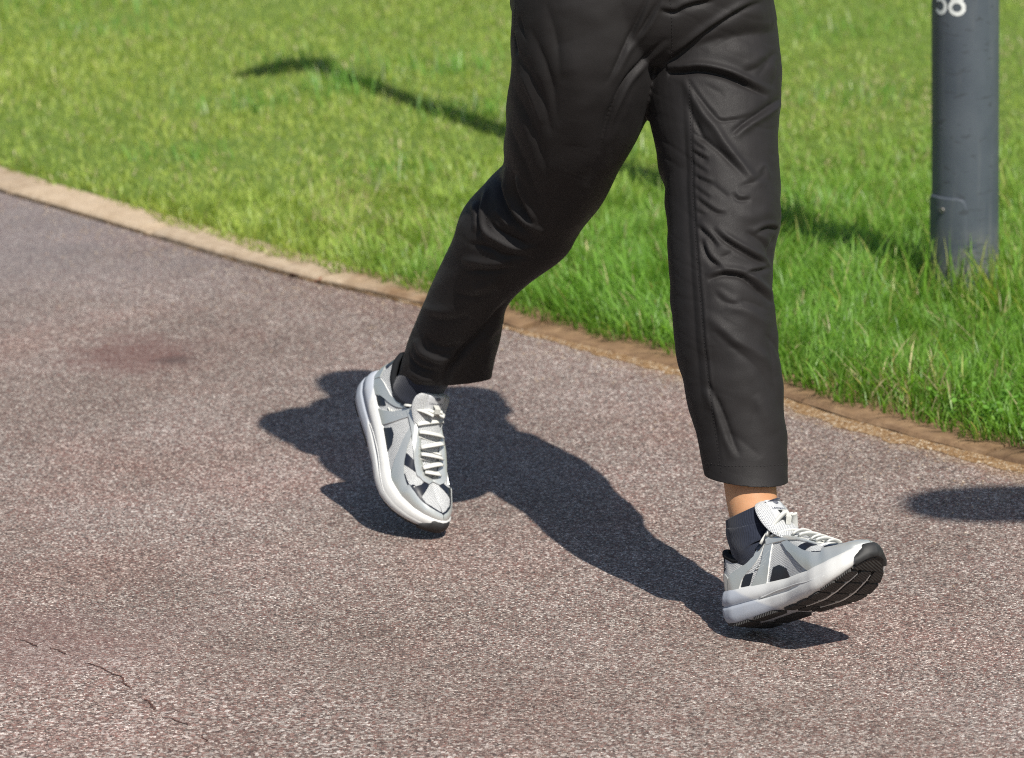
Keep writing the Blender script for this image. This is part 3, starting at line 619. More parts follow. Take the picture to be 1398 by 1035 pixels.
def build_shoe(fr, person, tongue=0.0, label=None):
    # base of the upper: mesh cloth, both sides in one
    na, nv = 110, 24; A = np.linspace(0, 1, na); Vv = np.linspace(0, 1, nv); V, Fs, uv = [], [], []
    for side in (1, -1):
        o = len(V); aa, vv = np.meshgrid(A, Vv, indexing='ij'); P = upper_pt(aa, vv, side).reshape(-1, 3); V += list(P)
        zc = np.interp(P[:, 0]/SL, _TT[:, 0], _TT[:, 2]); uv += list(np.stack([P[:, 0], P[:, 1]-ycen(P[:, 0]/SL)-side*(P[:, 2]-zc)], 1))
        for i in range(na-1):
            for j in range(nv-1):
                f = (o+i*nv+j, o+(i+1)*nv+j, o+(i+1)*nv+j+1, o+i*nv+j+1); Fs.append(f if side < 0 else f[::-1])
    shoe = put(fr, 'shoe', V, Fs, M_MESH, person, uv)
    bm_ = bmesh.new(); bm_.from_mesh(shoe.data); bmesh.ops.remove_doubles(bm_, verts=bm_.verts, dist=2e-5); bm_.to_mesh(shoe.data); bm_.free()
    if label: shoe['label'] = label
    # midsole
    prof = [(-.010, 0.0), (-.003, .0), (.0005, .05), (.0028, .2), (.0034, .38), (.003, .45), (.0003, .48), (.0003, .52), (.0026, .55), (.0022, .75), (-.001, .93), (-.004, .985), (-.008, 1.0)]
    loop = [(a, 1) for a in np.linspace(0, 1, 60)]+[(a, -1) for a in np.linspace(1, 0, 60)[1:-1]]
    rings, uvs = [], []
    for off, fz in prof:
        r = []
        for a, side in loop:
            s = float(s_of(a)); x, y = base_xy(np.array(a), side); gro = off
            if .46 < fz < .54: gro = off if s < .52 else off+.0024*min(1, (s-.52)/.1)
            if s > .5: gro -= .0012*math.sin(s*260)*(fz < .45)*(0.02 < fz)*.0
            # outward direction of the outline
            e = .006; x1, y1 = base_xy(np.array(min(a+e, 1)), side); x0, y0 = base_xy(np.array(max(a-e, 0)), side); nx, ny = -(y1-y0)*side, (x1-x0)*side
            if a in (0.0,): nx, ny = -1, 0
            if a in (1.0,): nx, ny = 1, 0
            l = math.hypot(nx, ny)+1e-12; zb_, zt_ = tab(KZB, s), tab(KZT, s)
            sw = .006*(max(0, 1-s/.07))**.5*fz*0
            r.append((float(x)+nx/l*gro, float(y)+ny/l*gro, zb_+(zt_-zb_)*fz)); uvs.append((s*1.0, fz*.05))
        rings.append(r)
    Vm, Fm = ring_mesh(rings, False); nl = len(loop)
    # close top and bottom between the two sides
    for base, fl in ((0, False), ((len(rings)-1)*nl, True)):
        for i in range(1, 59):
            f = (base+i, base+i+1, base+(nl-i-1) % nl, base+(nl-i) % nl)
            Fm.append(f if fl else f[::-1])
        for f in ((base, base+1, base+nl-1),): Fm.append(f if fl else f[::-1])
    put(fr, 'midsole', Vm, [f[::-1] for f in Fm], M_MID, shoe, uvs)
    # sculpted wave line moulded along the forefoot wall and dimples of the heel wall
    for side in (1, -1):
        pl = []
        for s in np.linspace(.30, .80, 26):
            a = a_of(s); x, y = base_xy(np.array(a), side); fz = .50+.30*math.sin((s-.30)/.50*math.pi)*.62-.35*(s-.3); pl.append((float(x), float(y)+side*.0022, tab(KZB, s)+(tab(KZT, s)-tab(KZB, s))*fz))
        Vt, Ft, ut = tube(pl, .0012, .0010, 6); put(fr, 'midsole_ridge', Vt, Ft, M_MID, shoe, [(.5, .02)]*len(Vt))
    # black rubber outsole: separate ribbed pads with grooves between them, following the toe spring
    def pad(poly, th=.0032, name='tread_pad', rot=0.0):
        vo, fo, be = flat_patch([(p[0]*SL, p[1]) for p in rounded(poly, .16, 2)], .012)
        z = tab(KZB, np.clip(vo[:, 0]/SL, 0, 1)); n = len(vo); V = np.concatenate([np.column_stack([vo, z-th]), np.column_stack([vo, z+.003])])
        c = vo.mean(0); V[:n, :2] = c+(vo-c)*.985
        Fs = [f[::-1] for f in fo]+[(e[0], e[1], e[1]+n, e[0]+n) for e in be]
        cr2, sr2 = math.cos(rot), math.sin(rot); uvp = np.column_stack([vo[:, 0]*cr2+vo[:, 1]*sr2, vo[:, 1]*cr2-vo[:, 0]*sr2])
        return put(fr, name, V, Fs, M_OUT, shoe, np.concatenate([uvp, uvp]), smooth=False)
    lat = lambda s: float(tab(KYL, s)+ycen(s)-.0015); med = lambda s: float(-tab(KYM, s)+ycen(s)+.0015)
    cuts = [.43, .53, .63, .73, .83, .915]
    for i in range(len(cuts)-1):
        s0, s1 = cuts[i]+.006, cuts[i+1]-.006; sk = .018
        for t0, t1 in ((0.02, .29), (.36, .64), (.71, .98)):
            yy = lambda s, t: med(s)+(lat(s)-med(s))*t
            pad([(s0+sk*t0, yy(s0, t0)), (s0+sk*t1, yy(s0, t1)), (s1+sk*t1, yy(s1, t1)), (s1+sk*t0, yy(s1, t0))], rot=.35)
    ss = np.linspace(.925, .996, 7); pad([(s, lat(s)) for s in ss]+[(s, med(s)) for s in ss[::-1]], rot=.35)
    ss = np.linspace(.012, .20, 9)
    pad([(s, lat(s)) for s in ss]+[(.20, .006), (.06, .004), (.03, .004)], rot=.2); pad([(s, med(s)) for s in ss]+[(.20, -.006), (.06, -.004), (.03, -.004)], rot=.2)
    pad([(.22, lat(.22)), (.40, lat(.40)), (.40, .010), (.22, .010)], rot=.2); pad([(.22, med(.22)), (.40, med(.40)), (.40, -.010), (.22, -.010)], rot=.2)
    for t_ in (.325, .675):                             # pale foam showing as two long grooves through the tread
        V, Fs = [], []
        for k, s in enumerate(np.linspace(.52, .90, 16)):
            yc_ = med(s)+(lat(s)-med(s))*(t_+.02*math.sin(k*.4)); hw_ = .0017*math.sin(math.pi*(k+.6)/16.2)**.5; zz_ = tab(KZB, s)
            V += [(s*SL, yc_-hw_, zz_-.0030), (s*SL, yc_+hw_, zz_-.0030), (s*SL, yc_+hw_, zz_+.002), (s*SL, yc_-hw_, zz_+.002)]
        for k in range(15):
            for q in range(4): Fs.append((k*4+q, k*4+(q+1) % 4, k*4+4+(q+1) % 4, k*4+4+q))
        put(fr, 'flex_groove', V, Fs, M_MID, shoe, [(.6, .03)]*len(V), smooth=False)
    # toe bumper: outsole rubber wrapped up over the tip
    V, Fs = [], []; loopa = [(a, 1) for a in np.linspace(a_of(.955), 1, 9)]+[(a, -1) for a in np.linspace(1, a_of(.945), 9)[1:]]
    nq = len(loopa)
    for k, (off, fz) in enumerate(((-.004, -.12), (.0045, -.10), (.0060, .25), (.0046, .6), (.0010, .92), (-.006, .94))):
        for i, (a, side) in enumerate(loopa):
            s = float(s_of(a)); x, y = base_xy(np.array(a), side); ang = math.atan2(float(y-ycen(1.0)), float(x)-.245); taper = min(1, min(i, nq-1-i)/3)
            zb_, zt_ = tab(KZB, s), tab(KZT, s); f2 = fz if fz < .2 else .2+(fz-.2)*(.35+.65*taper)
            V.append((float(x)+math.cos(ang)*off, float(y)+math.sin(ang)*off, zb_+(zt_-zb_)*f2))
    for k in range(5):
        for i in range(nq-1): Fs.append((k*nq+i, k*nq+i+1, (k+1)*nq+i+1, (k+1)*nq+i))
    put(fr, 'toe_bumper', V, [f[::-1] for f in Fs], M_RUB, shoe, [(p[1], p[2]) for p in V])
    # overlays sewn on both sides
    for side in (1, -1):
        overlay(fr, 'toe_guard', [(.70, .0), (.80, .0), (1.0, .0), (1.0, .44), (.965, .42), (.92, .38), (.87, .36), (.80, .37), (.73, .40), (.66, .46), (.60, .58), (.565, .72), (.525, .70), (.545, .48), (.60, .26), (.65, .12)], side, M_SILV, shoe, .0022, .15)
        overlay(fr, 'black_trim', [(.725, .375), (.80, .35), (.87, .34), (.92, .36), (.965, .40), (1.0, .42), (1.0, .51), (.965, .49), (.925, .44), (.89, .46), (.885, .66), (.875, .84), (.83, .84), (.835, .64), (.825, .50), (.79, .43), (.725, .43)], side, M_BLACK, shoe, .0011, .15)
        overlay(fr, 'black_bar', [(.625, .50), (.675, .43), (.765, .76), (.715, .78)], side, M_BLACK, shoe, .0013, .06)
        overlay(fr, 'black_window', [(.365, .03), (.52, .03), (.505, .17), (.46, .26), (.415, .27)], side, M_BLACK, shoe, .0009, .08)
        overlay(fr, 'black_window', [(.165, .04), (.225, .04), (.275, .40), (.215, .40)], side, M_BLACK, shoe, .0009, .08)
        # saddle strap from the midsole up to the eyelets, and the heel strap round under the collar
        overlay(fr, 'saddle_strap', [(.235, .0), (.34, .0), (.385, .30), (.43, .56), (.475, .80), (.50, .93), (.44, .96), (.40, .80), (.355, .58), (.30, .32)], side, [M_SILV, M_EDGE], shoe, .0020, .15)
        overlay(fr, 'heel_strap', [(.06, .0), (.15, .0), (.19, .26), (.25, .52), (.33, .70), (.42, .90), (.44, .99), (.37, .985), (.32, .90), (.24, .80), (.16, .62), (.10, .36)], side, [M_SILV, M_EDGE], shoe, .0020, .15)
        overlay(fr, 'heel_patch', [(.0, .45), (.035, .45), (.07, .62), (.06, .99), (.0, .99)], side, M_BLACK, shoe, .0012, .1)
        overlay(fr, 'heel_counter', [(.0, .0), (.055, .0), (.085, .30), (.055, .42), (.0, .40)], side, M_SILV, shoe, .0018, .1)
        overlay(fr, 'eyestay', [(.43, .82), (.50, .74), (.60, .72), (.70, .72), (.77, .72), (.83, .74), (.865, .83), (.872, .999), (.82, .999), (.70, .999), (.56, .999), (.435, .999)], side, [M_SILV, M_EDGE], shoe, .0021, .12, lift=.0006)
        # zigzag of thread in the side window between the straps
        zz = [(.30+.012*k+(.055 if k % 2 else 0), .46+.035*k if not k % 2 else .42+.035*k) for k in range(0, 9)]
        a_ = np.array([a_of(p[0]) for p in zz]); v_ = np.array([p[1] for p in zz]); ti = np.linspace(0, len(zz)-1, 60)
        a2, v2 = np.interp(ti, range(len(zz)), a_), np.interp(ti, range(len(zz)), v_)
        Vt, Ft, ut = tube(upper_pt(a2, v2, side)+upper_nrm(a2, v2, side)*.0009, .0012, n=5); put(fr, 'zigzag_thread', Vt, Ft, M_LACE, shoe, ut)
    # padded collar and dark lining
    for side in (1, -1):
        a_ = np.linspace(.0, float(a_of(.43)), 40); P = upper_pt(a_, np.ones(40)*.985, side); P[:, 1] -= side*.0035
        Vt, Ft, ut = tube(P, .0052, .0052, 10); put(fr, 'collar', Vt, Ft, M_LINING, shoe, ut)
    V, Fs = [], []
    aa, vv = np.meshgrid(np.linspace(0, 1, 50), np.linspace(0, 1, 8), indexing='ij')
    for side in (1, -1):
        o = len(V); P = upper_pt(aa, vv, side)-upper_nrm(np.clip(aa, .03, .97), np.clip(vv, .05, .95), side)*.0035; V += list(P.reshape(-1, 3))
        for i in range(49):
            for j in range(7): f = (o+i*8+j, o+(i+1)*8+j, o+(i+1)*8+j+1, o+i*8+j+1); Fs.append(f if side > 0 else f[::-1])
    put(fr, 'lining', V, Fs, M_LINING, shoe)
    # tongue
    st = np.array([(.74, .063, .013), (.66, .0745, .017), (.57, .089, .022), (.50, .1015, .0265), (.455, .111, .031), (.43, .119, .0340), (.41, .1275, .0355), (.392, .1365, .0350), (.380, .1435, .0320), (.3740, .1472, .0255), (.372, .1486, .014)])
    st[:, 0] -= np.clip((.46-st[:, 0])/.088, 0, 1)*tongue*.30; st[:, 1] += np.clip((.46-st[:, 0])/.088, 0, 1)*tongue*.80
    tt = np.linspace(0, len(st)-1, 40); C = np.stack([smooth1(np.interp(tt, range(len(st)), st[:, c]), 3) for c in range(3)], 1)
    C[0], C[-1] = st[0], st[-1]
    TX = np.stack([C[:, 0]*SL, np.zeros(40), C[:, 1]], 1); TG = np.gradient(TX, axis=0); TG /= np.linalg.norm(TG, axis=1)[:, None]; TN = np.stack([TG[:, 2], np.zeros(40), -TG[:, 0]], 1)
    TN *= np.sign(TN[:, 2:3]+.001)
    def tong(k, y, off=0.0):                          # k in stations, y across
        f = np.asarray(k, float); c = np.stack([np.interp(f, range(40), TX[:, q]) for q in range(3)], -1); nn = np.stack([np.interp(f, range(40), TN[:, q]) for q in range(3)], -1)
        y = np.asarray(y, float); c = c+nn*(off-7.5*y*y-.004*np.clip((f-24)/15, 0, 1)**2)[..., None]; c[..., 1] += y+ycen(c[..., 0]/SL); return c
    nw = 17; V, Fs, uv = [], [], []
    for layer, off in ((0, .0035), (1, -.0045)):
        for k in range(40):
            for j in range(nw):
                u = -1+2*j/(nw-1); ed = math.sqrt(max(0, 1-u**6)); o2 = off*(.15+.85*ed) if k < 39 else off*.2
                V.append(tong(k, u*C[k, 2], o2)); uv.append((k*.0035, u*C[k, 2]))
    for k in range(39):
        for j in range(nw-1):
            f = (k*nw+j, k*nw+j+1, (k+1)*nw+j+1, (k+1)*nw+j); Fs += [f, tuple(i+40*nw for i in f[::-1])]
        Fs += [(k*nw, (k+1)*nw, (k+1)*nw+40*nw, k*nw+40*nw), (k*nw+nw-1+40*nw, (k+1)*nw+nw-1+40*nw, (k+1)*nw+nw-1, k*nw+nw-1)]
    Fs += [(39*nw+j, 39*nw+j+1, 79*nw+j+1, 79*nw+j) for j in range(nw-1)]
    put(fr, 'tongue', V, [f[::-1] for f in Fs], M_MESH, shoe, uv)
    pk = np.linspace(21, 38.6, 24); V, Fs = [], []
    for off in (.0047, .003):
        for k in pk:
            hw = min(.0165, max(.004, float(np.interp(k, range(40), C[:, 2]))-.004)); V += [tong(k, u*hw, off) for u in np.linspace(-1, 1, 7)]
    for i in range(23):
        for j in range(6): Fs.append((i*7+j, i*7+j+1, (i+1)*7+j+1, (i+1)*7+j))
        Fs += [(i*7, (i+1)*7, (i+1)*7+168, i*7+168), (i*7+6+168, (i+1)*7+6+168, (i+1)*7+6, i*7+6)]
    put(fr, 'tongue_panel', V, [f[::-1] for f in Fs], M_PANEL, shoe)
    # hexagonal cube emblem and a line of small print on the panel
    def on_panel(p): return tong(31.8+p[1]/.0028, p[0]*(-1 if fr.flip else 1), .0053)
    V, Fs = [], []; R6 = .0068
    hexp = [(R6*math.cos(math.radians(90+60*i)), R6*math.sin(math.radians(90+60*i))) for i in range(6)]
    for i in (1, 3, 5):
        q = [(0, 0), hexp[i-1], hexp[i], hexp[(i+1) % 6]]; cx = sum(p[0] for p in q)/4; cy = sum(p[1] for p in q)/4
        o = len(V); V += [on_panel((cx+(p[0]-cx)*.86, cy+(p[1]-cy)*.86)) for p in q]; Fs.append((o, o+1, o+2, o+3))
    put(fr, 'emblem', V, Fs if fr.flip else [f[::-1] for f in Fs], M_PRINT, shoe, smooth=False)
    V, Fs = [], []; glyph = {'L': [(0, 1, 0, 0), (0, 0, .6, 0)], 'e': [(0, .32, .6, .32), (.6, .32, .5, .62), (.5, .62, .1, .6), (.1, .6, 0, .3), (0, .3, .15, .02), (.15, .02, .55, .05)], 'o': [(0, .3, .3, .62), (.3, .62, .6, .3), (.6, .3, .3, 0), (.3, 0, 0, .3)], 'n': [(0, 0, 0, .62), (0, .5, .4, .6), (.4, .6, .55, 0)], 'a': [(.55, .6, .55, 0), (.55, .5, .1, .55), (.1, .55, .1, .05), (.1, .05, .55, .1)], 'r': [(0, 0, 0, .62), (0, .45, .5, .6)], 'd': [(.55, 1, .55, 0), (.55, .55, .05, .5), (.05, .5, .1, 0), (.1, 0, .55, .08)]}
    for i, ch in enumerate('Leonardo'):
        for (x0, y0, x1, y1) in glyph[ch]:
            p0 = np.array([-.0128+i*.0033+x0*.0034, -.0155+y0*.0042]); p1 = np.array([-.0128+i*.0033+x1*.0034, -.0155+y1*.0042]); d = p1-p0; nn = np.array([-d[1], d[0]])/(np.linalg.norm(d)+1e-9)*.00035
            o = len(V); V += [on_panel(p0+nn), on_panel(p1+nn), on_panel(p1-nn), on_panel(p0-nn)]; Fs.append((o, o+1, o+2, o+3))
    put(fr, 'small_print', V, Fs if fr.flip else [f[::-1] for f in Fs], M_PRINT, shoe, smooth=False)
    # laces: straight bars over slanted under-runs, plus the top pair to the dark ankle eyelet, and the lace keeper
    rows = [.79, .745, .695, .645, .59, .535, .48]
    def eye(s, side, off=.0045, v=.93): a = np.array(float(a_of(s))); return upper_pt(a, np.array(v), side)+upper_nrm(a, np.array(v), side)*off
    def bar(p, q, lift, w=.0048, h=.0019, name='lace'):
        t = np.linspace(0, 1, 13); m_ = (p[None]*(1-t)[:, None]+q[None]*t[:, None]); m_[:, 2] += lift*np.sin(np.pi*t)**.7; m_[:, 0] += lift*.35*np.sin(np.pi*t)
        m_ += (rng.normal(0, .0004, 3))[None]*np.sin(np.pi*t)[:, None]
        Vt, Ft, ut = tube(m_, w, h, 8, upv=(-.35, 0, 1)); put(fr, name, Vt, Ft, M_LACE, shoe, ut)
    for i, s in enumerate(rows):
        bar(eye(s+(.012 if i % 2 else -.006), 1), eye(s-(.014 if i % 2 else -.008), -1), .0040+.0006*i)
        if i < 6: bar(eye(rows[i+1]+.01, 1, .0005), eye(s-.012, -1, .0005), .0004, .0032, .0014)
    top = tong(23, 0.0, .009)
    for side in (1, -1):
        bar(eye(.40, side, .004, .95), top+np.array([.004, side*.006, -.001]), .004); bar(eye(.455, side, .005, .97), top+np.array([.010, side*.008, -.003]), .004)
        overlay(fr, 'ankle_eyelet', [(.37, .90), (.435, .90), (.425, .999), (.36, .999)], side, M_BLACK, shoe, .0028, .15, lift=.0008)
    V, Fs = [], []
    for off in (.0128, .0108):
        V += [tong(k, y, off if k in (20, 21, 22, 23, 24) else .004) for k in (18, 20, 21, 22, 23, 24, 26) for y in (-.0052, .0052)]
    for i in range(6): Fs += [(2*i, 2*i+1, 2*i+3, 2*i+2), (14+2*i, 16+2*i, 17+2*i, 15+2*i), (2*i, 2*i+2, 16+2*i, 14+2*i), (2*i+3, 2*i+1, 15+2*i, 17+2*i)]
    put(fr, 'lace_keeper', V, [f[::-1] for f in Fs], M_TAB, shoe, smooth=False)
    return shoe
def camframe(a, u):
    a = np.array(a, float); a /= np.linalg.norm(a); u = np.array(u, float); u -= a*(u@a); u /= np.linalg.norm(u)
    tw = lambda c: RT*c[0]+UP*c[1]-FW*c[2]
    return tw(a), tw(u)
PERSON_AT = (float(G(860, 790)[0]), float(G(860, 790)[1]), 0.0)
person = empty('person', PERSON_AT)
tag(person, 'walking person in black trousers and silver running shoes mid stride on path', 'person')
# rear foot pushing off: person's right shoe.  Front foot landing on its heel: the left shoe, mirrored.
ax, up = camframe((.31, -.835, .455), (.58, .50, .62)); lat_ = np.cross(up, ax)
lat_ *= np.sign(lat_@(RT*-1))
FR_R = ShoeFrame(ax, up, lat_, (0, 0, 0)); FR_R.o = W(594, 726, 5.985)-FR_R(np.array([SL, -.006, .030]))
ax, up = camframe((.66, .285, .69), (-.14, .94, -.29)); lat_ = np.cross(up, ax); lat_ *= np.sign(lat_@RT)
FR_L = ShoeFrame(ax, up, lat_, (0, 0, 0)); FR_L.o = G(1010, 859, .002)-FR_L(np.array([.018, -.012, -.003]))
def settle(fr, z):                                       # slide along the line of sight until the lowest point of the sole is at height z
    a_ = np.linspace(0, 1, 80); pts = []
    for sd_ in (1, -1):
        x, y = base_xy(a_, sd_); pts.append(np.stack([x, y, tab(KZB, s_of(a_))-.0042], 1))
    Pw = fr(np.concatenate(pts)); lo = Pw[np.argmin(Pw[:, 2])]; d = lo-EYE; fr.o = fr.o+d*((z-lo[2])/d[2])
settle(FR_R, .010); settle(FR_L, .0005)
build_shoe(FR_R, person, -.010); build_shoe(FR_L, person, .019)

# ---------------------------------------------------------------- the walking figure
def mat_nylon():
    t = NT('charcoal_nylon'); v = t.obj()
    n = t.noise(v, 7, 3, .5); fine = t.noise(v, 900, 2, .5)
    wv = t.n('ShaderNodeTexNoise', ins={'Vector': t.n('ShaderNodeMapping', ins={0: v, 3: (700, 700, 120)}).outputs[0], 'Scale': 1.0, 'Detail': 2.0}).outputs[0]
    c = t.ramp(n, [(.3, (.0138, .0123, .0124)), (.7, (.0168, .0151, .0151))])
    t.bsdf(c, t.ramp(fine, [(.3, .55), (.7, .70)]), t.bump(t.math('ADD', fine, wv), .28, .0008), spec=.21, **{'Sheen Weight': .02, 'Sheen Roughness': .4, 'Sheen Tint': (.8, .78, .78)})
    return t.m
def mat_skin():
    t = NT('skin'); v = t.obj(); n = t.noise(v, 22, 4, .55); f = t.noise(v, 600, 3, .6)
    c = t.ramp(n, [(.3, (.44, .215, .105)), (.7, (.55, .30, .16))])
    t.bsdf(c, .5, t.bump(f, .15, .0008), spec=.4, **{'Subsurface Weight': .12, 'Subsurface Radius': (.012, .005, .003)})
    return t.m
M_NYL, M_SKIN = mat_nylon(), mat_skin()
M_TEE = flat_mat('grey_jersey', (.10, .105, .115), .9, 0, .2, nsc=200, bump=.3); M_HAIR = flat_mat('dark_hair', (.012, .010, .009), .5, 0, .4, nsc=300, nv=.4, bump=.6)
M_EYE = flat_mat('eye_white', (.6, .6, .6), .2); M_THREAD = flat_mat('black_thread', (.014, .013, .014), .7, 0, .3); M_THREAD2 = flat_mat('grey_thread', (.03, .027, .026), .7, 0, .3)
def evaluated(V, Fs, voxel, smooth_it):
    me = bpy.data.meshes.new('tmp'); me.from_pydata([tuple(map(float, v)) for v in V], [], [tuple(map(int, f)) for f in Fs]); me.update()
    o = bpy.data.objects.new('tmp', me); COL.objects.link(o)
    r = o.modifiers.new('r', 'REMESH'); r.mode = 'VOXEL'; r.voxel_size = voxel; r.use_smooth_shade = True
    if smooth_it: sm = o.modifiers.new('s', 'SMOOTH'); sm.factor = .5; sm.iterations = smooth_it
    dg = bpy.context.evaluated_depsgraph_get(); dg.update()
    out = bpy.data.meshes.new_from_object(o.evaluated_get(dg)); bpy.data.objects.remove(o); bpy.data.meshes.remove(me); return out
def solid(parts):
    V, Fs = [], []
    for v, f in parts:
        o = len(V); V += list(v); Fs += [tuple(i+o for i in q) for q in f]
    return V, Fs
def limb(pts, rad, n=20, sub=6):
    """smooth tapering tube through joints; rounded ends come from the remesh"""
    P = np.array(pts, float); R = np.array(rad, float)
    if R.ndim == 1: R = np.stack([R, R], 1)
    t = np.linspace(0, len(P)-1, (len(P)-1)*sub+1); i = np.clip(t.astype(int), 0, len(P)-2); f = (t-i)[:, None]
    Pm, P2 = P[np.maximum(i-1, 0)], P[np.minimum(i+2, len(P)-1)]
    C = .5*((2*P[i])+(P[i+1]-Pm)*f+(2*Pm-5*P[i]+4*P[i+1]-P2)*f*f+(3*P[i]-Pm-3*P[i+1]+P2)*f**3)
    ff = f*f*(3-2*f); RR = R[i]*(1-ff)+R[i+1]*ff
    V, Fs, _ = tube(C, RR[:, 0], RR[:, 1], n, upv=(0.35, .9, .25)); return V, Fs
def ball(c, r, n=20, m=12, rot=None):
    c = np.array(c, float); r = np.array(r, float)*np.ones(3); rs = []
    for k in range(1, m):
        th = math.pi*k/m; rs.append([np.array([math.sin(th)*math.cos(a), math.sin(th)*math.sin(a), math.cos(th)])*r for a in np.linspace(0, 2*math.pi, n, endpoint=False)])
    V, Fs = ring_mesh(rs); V = np.array(V); V = V if rot is None else V@np.array(rot).T
    return list(V+c), Fs
# joints, from the stride in the picture
ankR, ankL = FR_R(np.array([.255*SL, 0, .100])), FR_L(np.array([.215*SL, 0, .100]))
kneeR, kneeL = W(712, 316, 5.895), W(990, 325, 5.625)
hipR, hipL = W(805, -30, 5.74), W(970, -30, 5.81)
pel = (hipR+hipL)/2+np.array([0, 0, .05]); lv = (hipL-hipR); lv[2] = 0; lv /= np.linalg.norm(lv); fv = np.array([lv[1], -lv[0], 0.0])   # to the person's left, and forward
chest = pel+np.array([.05, 0, .36])+fv*.02; neck = pel+np.array([.055, 0, .545])+fv*.03; head = neck+np.array([.05, 0, .165])+fv*.035
shR, shL = neck-lv*.155+np.array([0, 0, -.055])+fv*.01, neck+lv*.150+np.array([0, 0, -.055])-fv*.01
elR = shR-lv*.045-fv*.02+np.array([0, 0, -.275]); haR = elR+fv*.13+lv*.15+np.array([0, 0, .10])
elL = shL-lv*.045-fv*.03+np.array([0, 0, -.265]); haL = elL+fv*.20-lv*.10+np.array([0, 0, .03])
for _n, _p in (('ankR', ankR), ('ankL', ankL), ('kneeR', kneeR), ('kneeL', kneeL), ('hipR', hipR), ('hipL', hipL), ('head', head)): print('JOINT', _n, _p.round(3), proj(_p).round(0))
parts = [limb([hipR+np.array([0, 0, .03]), hipR*.55+kneeR*.45, kneeR, kneeR*.68+ankR*.32, kneeR*.25+ankR*.75, ankR, FR_R(np.array([.27*SL, 0, .080]))], [.070, .060, .048, .036, .032, .029, .015]),
         limb([hipL+np.array([0, 0, .03]), hipL*.55+kneeL*.45, kneeL, kneeL*.68+ankL*.32, kneeL*.22+ankL*.78, ankL+np.array([0, 0, .02]), FR_L(np.array([.25*SL, 0, .080]))], [.070, .060, .050, .048, .0375, .0305, .012]),
         limb([pel-np.array([0, 0, .06]), pel+np.array([0, 0, .08]), pel*.45+chest*.55, chest, neck-np.array([0, 0, .03])], [(.150, .10), (.140, .095), (.130, .095), (.155, .105), (.075, .06)]),
         limb([neck-np.array([0, 0, .06]), neck+np.array([0, 0, .05]), head-np.array([0, 0, .03])], [.06, .055, .055])]
for sh, el, ha, sg in ((shR, elR, haR, -1), (shL, elL, haL, 1)):
    parts.append(limb([chest*.4+sh*.6, sh, sh*.5+el*.5, el, el*.45+ha*.55, ha], [.06, .055, .045, .038, .034, .026]))
    d = (ha-el)/np.linalg.norm(ha-el); sd_ = np.cross(d, lv*sg); sd_ /= np.linalg.norm(sd_); pn = np.cross(d, sd_)   # palm: knuckle line along sd_, palm faces pn
    pn *= np.sign(pn@(-lv*sg)); palm = ha+d*.05
    parts.append(limb([ha-d*.01, palm-d*.01, ha+d*.092], [(.022, .020), (.033, .016), (.036, .014)]))
    for k, (o_, ln) in enumerate(((-.029, .062), (-.010, .072), (.010, .070), (.028, .056))):
        b = ha+d*.088+sd_*o_; p1 = b+d*ln*.42+pn*ln*.12; p2 = p1+d*ln*.12+pn*ln*.36; p3 = p2-d*ln*.22+pn*ln*.14
        parts.append(limb([b-d*.02, b, p1, p2, p3], [.0095, .0098, .0088, .008, .007], 10, 3))
    b = ha+d*.03+sd_*-.030; parts.append(limb([b, b+d*.022-sd_*.020+pn*.012, b+d*.050-sd_*.022+pn*.026, b+d*.066-sd_*.010+pn*.036], [.013, .012, .010, .008], 10, 3))
for an_, kn_, fr_ in ((ankL, kneeL, FR_L), (ankR, kneeR, FR_R)):      # the tendon down the back of the ankle
    bk = -fr_.R[:, 0]; dn = (kn_-an_)/np.linalg.norm(kn_-an_); parts.append(limb([an_+bk*.030-dn*.02, an_+bk*.031+dn*.05, an_+bk*.030+dn*.10, an_+bk*.022+dn*.17], [.0085, .008, .010, .014], 12))
rot = np.stack([lv, -fv, np.array([0, 0, 1.0])], 1)
parts += [ball(head+np.array([0, 0, .02]), (.076, .095, .108), rot=rot), ball(head+fv*.035-np.array([0, 0, .055]), (.055, .055, .06), rot=rot), limb([head+fv*.088+np.array([0, 0, .015]), head+fv*.108-np.array([0, 0, .022]), head+fv*.09-np.array([0, 0, .032])], [.009, .015, .012], 10, 3),
          limb([head+fv*.086-np.array([0, 0, .058])-lv*.022, head+fv*.094-np.array([0, 0, .058]), head+fv*.086-np.array([0, 0, .058])+lv*.022], [.005, .0085, .005], 8, 3)]
parts += [ball(head+lv*s*.077-fv*.005, (.012, .022, .032), 12, 8, rot) for s in (-1, 1)]
bme = evaluated(*solid(parts), .0055, 5)
body = link('body', bme, M_SKIN, person)
for s in (-1, 1): mesh('eye', *ball(head+fv*.083+lv*s*.031+np.array([0, 0, .018]), .0125, 12, 8), M_EYE, body)
hv = evaluated(*solid([ball(head+np.array([0, 0, .035])-fv*.012, (.084, .102, .108), rot=rot)]), .006, 3)
bm_ = bmesh.new(); bm_.from_mesh(hv); hc = head+np.array([0, 0, .02])
bmesh.ops.bisect_plane(bm_, geom=bm_.verts[:]+bm_.edges[:]+bm_.faces[:], plane_co=Vector(hc+fv*.045), plane_no=Vector(fv-np.array([0, 0, .75])), clear_outer=True); bm_.to_mesh(hv); bm_.free()
hvv = np.empty(len(hv.vertices)*3, np.float32); hv.vertices.foreach_get('co', hvv); hvv = hvv.reshape(-1, 3); hvv += ((smooth_noise(hvv[:, 0]*90, hvv[:, 1]*90+hvv[:, 2]*30, 2)-.5)*.006)[:, None]; hv.vertices.foreach_set('co', hvv.ravel())
link('hair', hv, M_HAIR, person)
